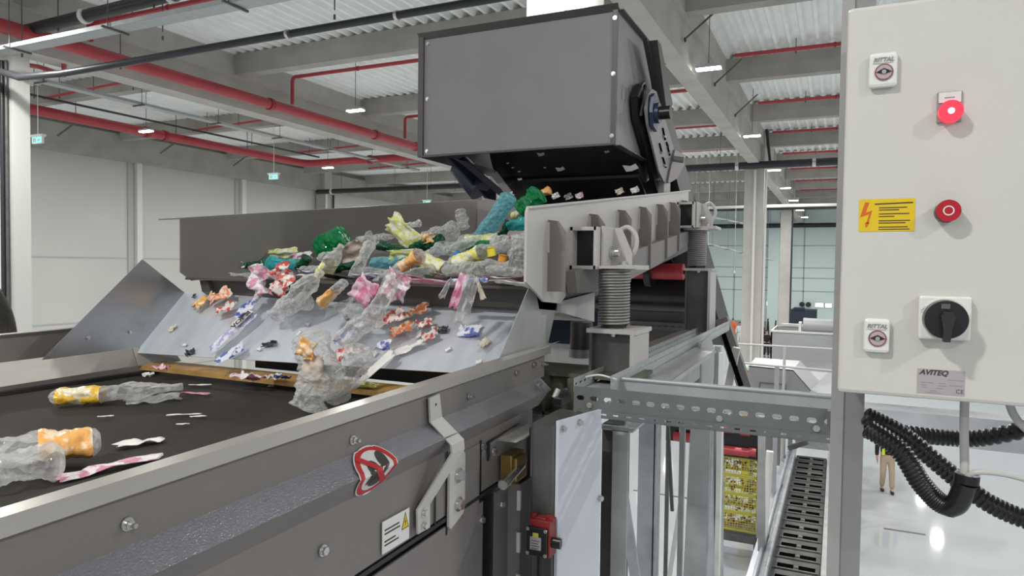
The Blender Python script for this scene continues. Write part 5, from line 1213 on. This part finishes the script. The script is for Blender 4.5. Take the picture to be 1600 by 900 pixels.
bt('small blue cap piece beside the yellow label', 712, 399, 40, .05, .022, 'cap_blue', pl=2.9, neck=False, crush=.2, cat='bottle cap', name='bottle_cap')
bt('yellow cap standing on a clear bottle neck', 768, 394, 100, .045, .022, 'cap_yellow', pl=2.8, neck=False, crush=.05, cat='bottle cap', name='bottle_cap')
bt('orange cap at the right of the heap', 785, 405, 80, .042, .021, 'cap_orange', pl=2.75, neck=False, crush=.05, cat='bottle cap', name='bottle_cap')
bt('tiny red cap near the blue ribbed bottle foot', 794, 370, 80, .02, .014, 'red_label', pl=3.0, neck=False, crush=.05, cat='bottle cap', name='bottle_cap')
bt('large clear crumpled bottle in front of the yellow labels', 745, 419, 6, .32, .055, 'pet_clear', pl=2.68, crush=.35)
bt('clear flattened bottle at the right end of the front row', 797, 424, -4, .22, .034, 'pet_clear', pl=2.66, crush=.35)
bt('clear bottle right of the yellow cap', 812, 396, 80, .16, .05, 'pet_clear', pl=2.8, neck=False, crush=.3)
bt('clear flat bottle between the green base and the beige carton', 522, 398, 12, .20, .04, 'pet_clear', pl=3.1, neck=False)
bt('clear crumpled cup right of the pale teal bottle', 672, 399, 30, .16, .045, 'pet_clear', pl=3.0, neck=False)
bt('clear ribbed bottle behind the bright yellow label', 722, 383, 20, .22, .04, 'pet_clear', pl=3.05)
bt('clear crushed bottle under the light blue one', 590, 425, -5, .22, .032, 'pet_clear', pl=2.75, neck=False)
bt('clear flattened bottle just left of the boat-shaped one', 650, 425, 8, .20, .032, 'pet_clear', pl=2.7, neck=False)
bt('clear bottle bottom between the teal bottle and the yellow-label one', 488, 422, 0, .14, .035, 'pet_clear', pl=2.8, neck=False)
bt('clear dented bottle left of the pale yellow crumple', 790, 383, 15, .18, .045, 'pet_clear', pl=3.1, neck=False)
bt('clear bottle shoulder in front of the dome-shaped one', 700, 385, -10, .18, .045, 'pet_clear', pl=3.2, neck=False)
bt('clear flat piece lying at the left front of the trough', 412, 427, 3, .18, .02, 'pet_clear', pl=2.8, neck=False)
# --- front row, sliding over the lip
bt('clear bottle with a yellow label pitching over the lip at left', 512, 418, 52, .27, .052, 'pet_clear', pl=2.62, band=('lbl_yellow', .2, .62), crush=.35)
bt('clear ribbed bottle lying diagonally beside the beige carton', 562, 413, 58, .25, .035, 'pet_clear', pl=2.66, neck=False, crush=.2)
bt('clear bottle with an orange label sliding over the lip', 622, 422, 30, .30, .042, 'pet_clear', pl=2.6, band=('lbl_orange', .6, .93), neck=False, crush=.25)
bt('clear neck with orange label hanging head-down over the lip', 519, 458, 218, .17, .033, 'pet_clear', pl=2.38, band=('lbl_orange', .35, .9), neck=False, crush=.3)
bt('clear crumpled film bottle falling off the lip at left', 470, 456, 38, .30, .055, 'film_clear', pl=2.42, crush=.6)
fm('white and red printed film draped over the left of the lip', 402, 440, -80, .15, .16, 'lbl_pinkwhite', pl=2.44, amp=.28)
fm('white and crimson printed film hanging right of the draped one', 440, 436, -70, .13, .15, 'lbl_redwhite', pl=2.42, amp=.35)
fm('magenta film scrap hanging over the middle of the lip', 568, 455, 50, .12, .10, 'lbl_pink', pl=2.38, amp=.2)
fm('greyish clear film streaming down from the middle of the lip', 597, 470, 62, .24, .07, 'film_clear', pl=2.34, amp=.3)
fm('pale pink film hanging right of the magenta scrap', 618, 446, 65, .12, .11, 'lbl_pinkwhite', pl=2.42, amp=.3)
fm('dull clear film bunch under the lip beside the orange neck', 545, 481, 20, .15, .08, 'film_clear', pl=2.42, amp=.32)
fm('pink ribbon hanging over the right part of the lip', 716, 455, 70, .14, .035, 'lbl_pink', pl=2.36, amp=.2)
fm('clear white bag strip hanging beside the pink ribbon', 729, 468, 75, .20, .055, 'film_clear', pl=2.34, amp=.25)
fm('cream strip tip hanging right of the white bag strip', 750, 451, 110, .09, .025, 'paper_cream', pl=2.38, amp=.3, taper=.7)
fm('grey clear shred hanging left of the pink ribbon', 697, 450, 60, .09, .03, 'film_clear', pl=2.4, amp=.4, taper=.6)
bt('blue and white rolled wrapper lying on the right of the lip', 731, 438, 2, .18, .013, 'lbl_bluewhite', pl=2.42, neck=False, crush=.3, cat='wrapper', name='rolled_wrapper')
random.seed(11)
lips = [(385, 430), (430, 425), (465, 432), (530, 433), (585, 432), (640, 431), (665, 437), (700, 431), (760, 430), (790, 436), (800, 443), (560, 440), (490, 427), (620, 437), (680, 441), (770, 440)]
mm = ['film_clear', 'lbl_pinkwhite', 'paper_white', 'foil_dark', 'lbl_lilac', 'film_clear', 'lbl_pink', 'paper_beige']
nmn = {'film_clear': 'clear', 'lbl_pinkwhite': 'pink-white', 'paper_white': 'white', 'foil_dark': 'dark', 'lbl_lilac': 'lilac', 'lbl_pink': 'pink', 'paper_beige': 'beige'}
for i, (px, py) in enumerate(lips):
    m_ = mm[i % 8]
    lf = sum(1 for q in lips if q[0] < px)
    fm('flat %s film shred lying along the feeder lip, %s from its left end' % (nmn[m_], ['first','second','third','fourth','fifth','sixth','seventh','eighth','ninth','tenth','eleventh','twelfth','thirteenth','fourteenth','fifteenth','sixteenth'][lf]), px, py, random.uniform(-8, 8), random.uniform(.14, .26), .05, m_, pl='bed', h=.012, tilt=2.5, amp=.18, group='flat shreds along the lip')
# --- on and before the slide plate
Sg = 'waste tumbling down the sheet chute'
def sm(label, px, py, ang, lu, lv, m, h=.03, **k):
    a = math.radians(ang); k.setdefault('group', Sg)
    su = (STL - SBL).normalized()
    lu *= .88; lv *= .85; du = RT * math.cos(a) + su * math.sin(a); dv = -RT * math.sin(a) + su * math.cos(a)
    return film(label, place(px, py, 'slide', h), du, dv, lu, lv, m, **k)
sm('yellow and white crumpled wrapper, leftmost below the lip', 317, 470, 60, .14, .08, 'lbl_orange', amp=.32)
sm('red and orange crumpled wrapper beside the yellow one', 343, 462, 50, .13, .09, 'lbl_orangered', amp=.32, h=.06)
sm('crimson and white crumpled wrapper below the red-orange one', 352, 480, 30, .12, .06, 'lbl_redwhite', amp=.32, h=.05)
sm('blue and red label strip standing under the draped film', 388, 478, 80, .18, .06, 'lbl_bluewhite', amp=.3, h=.07)
o = sm('long white and lilac wrapper with black letters, left of the chute', 366, 516, 66, .30, .065, 'lbl_lilac', amp=.12, h=.05)
o = sm('white wrapper end with the black letters VORSI', 378, 497, 72, .12, .055, 'paper_white', amp=.03, h=.065, ragged=.04)
b = MB(); c_ = place(377, 500, 'slide', .074); su = (STL - SBL).normalized()
text_mesh('VORSI', .040, c_ + nrm * .004, RT * .35 + su * .94, -RT * .94 + su * .35, b, bold=.0015); b.build('lettering', 'dark_ink', o)
sm('blue and white wrapper tail at the lower left of the chute', 358, 553, 48, .16, .06, 'lbl_bluewhite', amp=.25, h=.05)
sm('blue and white wrapper strip in the middle of the chute', 546, 520, 55, .17, .06, 'lbl_bluewhite', amp=.2, h=.06)
sm('red and pink film bunch below the blue wrapper strip', 534, 552, 60, .11, .07, 'lbl_redwhite', amp=.4, h=.1)
sm('pink-white wisp right of the red film bunch', 560, 548, 20, .10, .035, 'lbl_pinkwhite', amp=.4, h=.09)
sm('orange crumpled label high on the chute, right of centre', 654, 483, 15, .11, .06, 'lbl_orangered', amp=.4, h=.05)
sm('red striped crumpled label under the orange one', 663, 504, 20, .08, .055, 'lbl_redwhite', amp=.4, h=.04)
sm('white and red crumpled wrapper in the centre right', 612, 497, 40, .13, .08, 'lbl_redwhite', amp=.32, h=.05)
sm('orange-red crumpled label below the white-red wrapper', 627, 514, 25, .11, .06, 'lbl_orangered', amp=.32, h=.04)
sm('olive clear shred left of the orange label', 637, 490, 50, .08, .04, 'lbl_cream', amp=.32, h=.04)
sm('red and white knot at the end of a white crumple', 671, 524, 40, .075, .055, 'lbl_redwhite', amp=.4, h=.03)
sm('white crumpled paper strip below the red knot', 636, 544, 33, .16, .045, 'paper_white', amp=.4, h=.02)
sm('small blue and white label above the white ribbon', 599, 538, 10, .07, .06, 'lbl_bluewhite', amp=.3, h=.06)
sm('white pointed ribbon hanging over the chute edge', 589, 572, 62, .19, .035, 'paper_white', amp=.12, h=.05, taper=-.9)
sm('blue framed white label lying at the right of the chute', 733, 516, 5, .115, .075, 'lbl_bluewhite', amp=.08, h=.01)
sm('cream torn paper piece at the right of the chute', 757, 535, 60, .05, .04, 'paper_cream', amp=.3, h=.01)
sm('dark foil scrap beside the red knot', 692, 514, 10, .05, .035, 'foil_dark', amp=.4, h=.012)
sm('dark and white torn scrap on the left of the chute', 421, 537, 15, .08, .03, 'foil_dark', amp=.4, h=.012)
sm('grey smudge-like foil scrap at the far left of the chute', 297, 550, 30, .05, .04, 'foil_dark', amp=.4, h=.008)
sm('cream leaf-shaped flake on the left wing fold', 269, 512, 60, .05, .035, 'paper_cream', amp=.3, h=.012)
bt('large clear bottle falling off the chute behind an orange patch', 497, 572, 108, .27, .075, 'film_clear', pl=2.05, neck=False, crush=.45, sq=.9, group=Sg)
fm('orange wrapper patch on top of the falling clear bottle', 478, 545, 70, .07, .07, 'lbl_orange', pl=1.96, tilt=.1, amp=.2, group=Sg)
fm('beige-pink wrapper patch on the falling clear bottle', 487, 575, 80, .10, .09, 'paper_beige', pl=1.97, tilt=.1, amp=.2, group=Sg)
bt('clear crumpled bottle base at the bottom of the falling bunch', 487, 610, 75, .14, .062, 'pet_clear', pl=1.98, neck=False, crush=.3, sq=.9, group=Sg)
bt('clear film bag falling right of the orange label', 545, 585, 60, .24, .065, 'film_clear', pl=2.1, neck=False, crush=.5, group=Sg)
bt('clear film bag high on the chute behind the orange neck', 455, 480, 20, .22, .055, 'film_clear', pl=2.45, neck=False, crush=.5, group=Sg)
bt('faint clear bag drifting over the chute centre', 560, 512, 30, .22, .06, 'film_clear', pl=2.38, neck=False, crush=.5, group=Sg)
fl2 = [(288, 538, 'tiny white chip left of the lettered wrapper'), (462, 538, 'small white chip in the left half of the chute'), (467, 520, 'tiny white chip above the small one'), (346, 560, 'white chip hanging below the left wrapper'),
       (480, 505, 'pale chip behind the falling bottle'), (748, 565, 'tiny white chip near the right rail'), (655, 524, 'tiny white chip left of the red knot'), (303, 462, 'dark chip by the yellow wrapper'),
       (540, 495, 'small dark shard above the blue wrapper strip'), (404, 545, 'tiny white chip under the dark torn scrap'), (700, 545, 'pale chip right of the white crumple'), (586, 553, 'white chip above the ribbon')]
for i, (px, py, lb) in enumerate(fl2):
    sm(lb, px, py, 40 * i, .032, .02, 'foil_dark' if 'dark sh' in lb or 'dark chip' in lb else 'paper_white', amp=.3, h=.01, nu=5, nv=4, name='plastic_flake', cat='plastic flake', group='small flakes on the chute')
# --- on the belt
Bg = 'waste carried on the belt'
def bf(label, px, py, ang, lu, lv, m, h=.012, pl='belt', tilt=0, **k):
    a = math.radians(ang); k.setdefault('group', Bg)
    return film(label, place(px, py, pl, h), Vector((math.cos(a), math.sin(a), 0)), Vector((-math.sin(a), math.cos(a), tilt)), lu, lv, m, **k)
bottle('clear bottle with yellow-orange label lying on the belt', place(185, 612, 'belt', .05), (.75, .65, .05), .46, .05, 'film_clear', band=('lbl_yelloworange', .05, .38), crush=.45, group=Bg)
bottle('clear bottle with an orange label at the lower left edge', place(40, 702, 'belt', .06), (-.5, -.85, .0), .34, .065, 'film_clear', band=('lbl_orange', .06, .42), neck=False, crush=.3, group=Bg)
bottle('clear white bottle cut by the left picture edge', place(0, 735, 'belt', .05), (.3, .95, .0), .26, .06, 'film_clear', neck=False, crush=.4, group=Bg)
bf('white crumpled paper sheet lying on the belt', 218, 690, 75, .13, .055, 'paper_white', amp=.15)
bf('clear printed film lying flat behind the yellow-label bottle', 238, 622, 60, .20, .14, 'film_clear', amp=.1)
bf('long pink and white film strip beside the near rail', 175, 727, 84, .26, .05, 'lbl_pinkwhite', amp=.15)
bf('crimson shred on the belt near the brown strip', 306, 614, 20, .12, .025, 'lbl_pink', amp=.2)
for i, (px, py, lb, an, l_) in enumerate(((312, 601, 'white shred behind the crimson one', 30, .09), (288, 647, 'long thin white shred in the belt middle', 40, .11), (310, 650, 'short white shred right of the long one', 40, .05), (255, 603, 'white shred beside the clear printed film', 60, .10), (165, 650, 'thin white shred in front of the yellow-label bottle', 50, .05), (286, 662, 'faint thin shred near the belt middle', 40, .04))):
    bf(lb, px, py, an, l_, .014, 'paper_white', amp=.15, name='plastic_flake', cat='plastic flake')
bf('pink-white film lying on the brown sealing strip', 389, 588, 8, .15, .07, 'lbl_pinkwhite', pl='strip', h=.012, amp=.4)
bf('white scrap on the brown strip next to a navy one', 427, 588, 10, .06, .04, 'paper_white', pl='strip', h=.012, amp=.4)
bf('navy scrap on the brown sealing strip', 441, 589, 10, .07, .04, 'navy_film', pl='strip', h=.014, amp=.32)
bf('red scrap at the left end of the brown sealing strip', 250, 573, 10, .08, .04, 'lbl_pink', pl='strip', h=.012, amp=.4)
bf('greenish shreds at the right end of the brown strip', 565, 600, 10, .14, .04, 'lbl_cream', pl='strip', h=.012, amp=.4)
bf('tiny white chip fallen before the brown strip', 425, 602, 10, .03, .02, 'paper_white', amp=.3)
bf('white torn scraps at the left belt edge', 232, 585, 50, .05, .035, 'paper_white', amp=.4)

# ================================================================== PEOPLE
def limb_mesh(name, chains, m, parent, sub=2):
    """chains: list of (points, radii); every chain after the first starts at a given vertex index of the first ones"""
    vs, es, rs = [], [], []
    for (start, pts, radii) in chains:
        prev = start
        for p, r in zip(pts, radii):
            vs.append(tuple(Vector(p))); rs.append(r); i = len(vs) - 1
            if prev is not None: es.append((prev, i))
            prev = i
    me = bpy.data.meshes.new(name); me.from_pydata(vs, es, []); me.update()
    o = bpy.data.objects.new(name, me); COL.objects.link(o)
    md = o.modifiers.new('skin', 'SKIN'); md.use_smooth_shade = True
    for v, r in zip(me.skin_vertices[0].data, rs): v.radius = r if isinstance(r, tuple) else (r, r)
    me.skin_vertices[0].data[0].use_root = True
    s_ = o.modifiers.new('sub', 'SUBSURF'); s_.levels = sub; s_.render_levels = sub
    dg = bpy.context.evaluated_depsgraph_get(); m2 = bpy.data.meshes.new_from_object(o.evaluated_get(dg))
    bpy.data.objects.remove(o, do_unlink=True)
    o = bpy.data.objects.new(name, m2); COL.objects.link(o); m2.materials.clear(); m2.materials.append(M[m])
    for p in m2.polygons: p.use_smooth = True; p.material_index = 0
    o.parent = parent; return o
def person(loc, rz, label, jacket, trousers, vest=None, hair='hair_dark', step=.12, hand=True, helmet=None, bulky=1.0, arms='down'):
    t = bpy.data.objects.new('person', None); COL.objects.link(t); t.location = (loc[0], loc[1], loc[2] + EYE); t.rotation_euler = (0, 0, rz); t['org'] = (0, 0, 0)
    tag(t, label, 'person')
    s_ = step; k = bulky
    aL = [(.0, 0, 1.42), (-.19, 0, 1.43), (-.24, .02, 1.15), (-.25, -.03, .90)]
    fing = []
    ch = [(None, [(0, 0, .95), (0, 0, 1.15), (0, 0, 1.38), (0, 0, 1.50), (0, -.01, 1.60), (0, -.02, 1.68)], [(.15, .11), (.14, .10), (.16, .10), .055, (.075, .09), (.075, .09)])]
    ch.append((0, [(-.09, 0, .90), (-.10, -.02 - s_ * .3, .48), (-.10, s_ * .6, .09), (-.10, s_ * .6 - .12, .04)], [.085, .055, .042, .035]))
    ch.append((0, [(.09, 0, .90), (.10, -.02 - s_ * .6, .48), (.10, -s_ * 1.0, .09), (.10, -s_ * 1.0 - .12, .04)], [.085, .055, .042, .035]))
    n0 = 6 + 8
    for sx_ in (-1, 1):
        ch.append((2, [(sx_ * .17, 0, 1.42), (sx_ * .235, .02, 1.15), (sx_ * .25, -.06, .90), (sx_ * .25, -.08, .84)], [.055, .042, .030, (.018, .034)]))
    idx = {-1: n0 + 3, 1: n0 + 7}
    if hand:
        for sx_ in (-1, 1):
            for q, (dy, l_) in enumerate(((-.03, .07), (-.012, .08), (.008, .075), (.026, .06))):
                ch.append((idx[sx_], [(sx_ * .25, -.085 + dy, .80), (sx_ * .245, -.09 + dy, .80 - l_ * .5), (sx_ * .235, -.095 + dy, .80 - l_)], [.010, .009, .007]))
            ch.append((idx[sx_], [(sx_ * .24, -.125, .84), (sx_ * .232, -.135, .80)], [.010, .008]))
    limb_mesh('body', ch, 'skin', t)
    # face details
    mb = MB()
    for sx_ in (-1, 1): mb.cyl((sx_ * .03, -.105, 1.655), (sx_ * .03, -.112, 1.655), .010, 10)
    mb.m = 1; mb.cyl((0, -.10, 1.645), (0, -.125, 1.615), .010, 8, .014); mb.m = 2; mb.box((-.025, -.106, 1.578), (.025, -.100, 1.586)); mb.m = 1
    for sx_ in (-1, 1): mb.cyl((sx_ * .072, -.01, 1.64), (sx_ * .085, -.005, 1.645), .022, 10)
    f_ = mb.build('face', ['cloth_black', 'skin', 'dark_red'], t)
    limb_mesh('hair', [(None, [(0, .0, 1.745), (0, .045, 1.71), (0, .055, 1.63)], [(.075, .075), (.085, .06), (.07, .045)])], helmet or hair, t)
    limb_mesh('jacket', [(None, [(0, 0, .93), (0, 0, 1.10), (0, 0, 1.30), (0, 0, 1.46)], [(.185*k, .135*k), (.18*k, .13*k), (.20*k, .13*k), (.08, .075)]),
                         (2, [(-.18, 0, 1.40), (-.24*k, .02, 1.15), (-.255*k, -.055, .92)], [.075*k, .060*k, .045*k]), (2, [(.18, 0, 1.40), (.24*k, .02, 1.15), (.255*k, -.055, .92)], [.075*k, .060*k, .045*k])], jacket, t)
    limb_mesh('trousers', [(None, [(0, 0, 1.0), (0, 0, .90)], [(.165, .125), (.165, .125)]),
                           (1, [(-.09, 0, .80), (-.10, -.02 - s_ * .3, .48), (-.10, s_ * .6, .11)], [.095, .075, .065]), (1, [(.09, 0, .80), (.10, -.02 - s_ * .6, .48), (.10, -s_ * 1.0, .11)], [.095, .075, .065])], trousers, t)
    for sx_, yy in ((-.10, s_ * .6), (.10, -s_ * 1.0)):
        limb_mesh('shoe', [(None, [(sx_, yy + .04, .05), (sx_, yy - .08, .045), (sx_, yy - .17, .035)], [(.045, .05), (.048, .045), (.042, .033)])], 'shoe_dark', t)
    if vest:
        mb = MB()
        for sx_ in (-.12, .12): mb.slab([(sx_ - .035, -.150, 1.40), (sx_ + .035, -.150, 1.40), (sx_ + .035, -.165, .98), (sx_ - .035, -.165, .98)], (0, .01, 0))
        mb.build('vest_strip', vest, t)
    return t
p_ = U(1385, 768, 'z', ZF)
person((p_.x, p_.y, ZF), .1, 'person in black jacket and beige trousers walking on the white floor', 'cloth_black', 'cloth_beige', vest='cloth_yellow')
p_ = U(1197, 558, 'z', ZF)
person((p_.x, p_.y, ZF), .3, 'person in all black standing before the slim column', 'cloth_black', 'cloth_black', hand=False)
p_ = U(1145, 532, 'z', ZF)
person((p_.x, p_.y + 0, ZF), 2.6, 'person in orange work clothes left of the mottled column', 'cloth_orange', 'cloth_orange', hand=False)
p_ = U(1155, 540, 'z', ZF)
person((p_.x, p_.y, ZF), .3, 'person in white clothes beside the one in orange', 'cloth_white', 'cloth_white', hand=False)
pf = MB(); pf.box((-4.9, -1.5, -1.51), (-3.4, 3.2, -1.47)); tag(pf.build('walkway', 'galvanised_matte'), 'steel walkway behind the conveyor at the left edge', 'walkway')
p_ = U(-118, 450, 'x', -4.0)
person((p_.x, p_.y, -1.47), 1.2, 'person in dark brown padded jacket cut by the left picture edge', 'cloth_puffer', 'cloth_black', bulky=1.25)
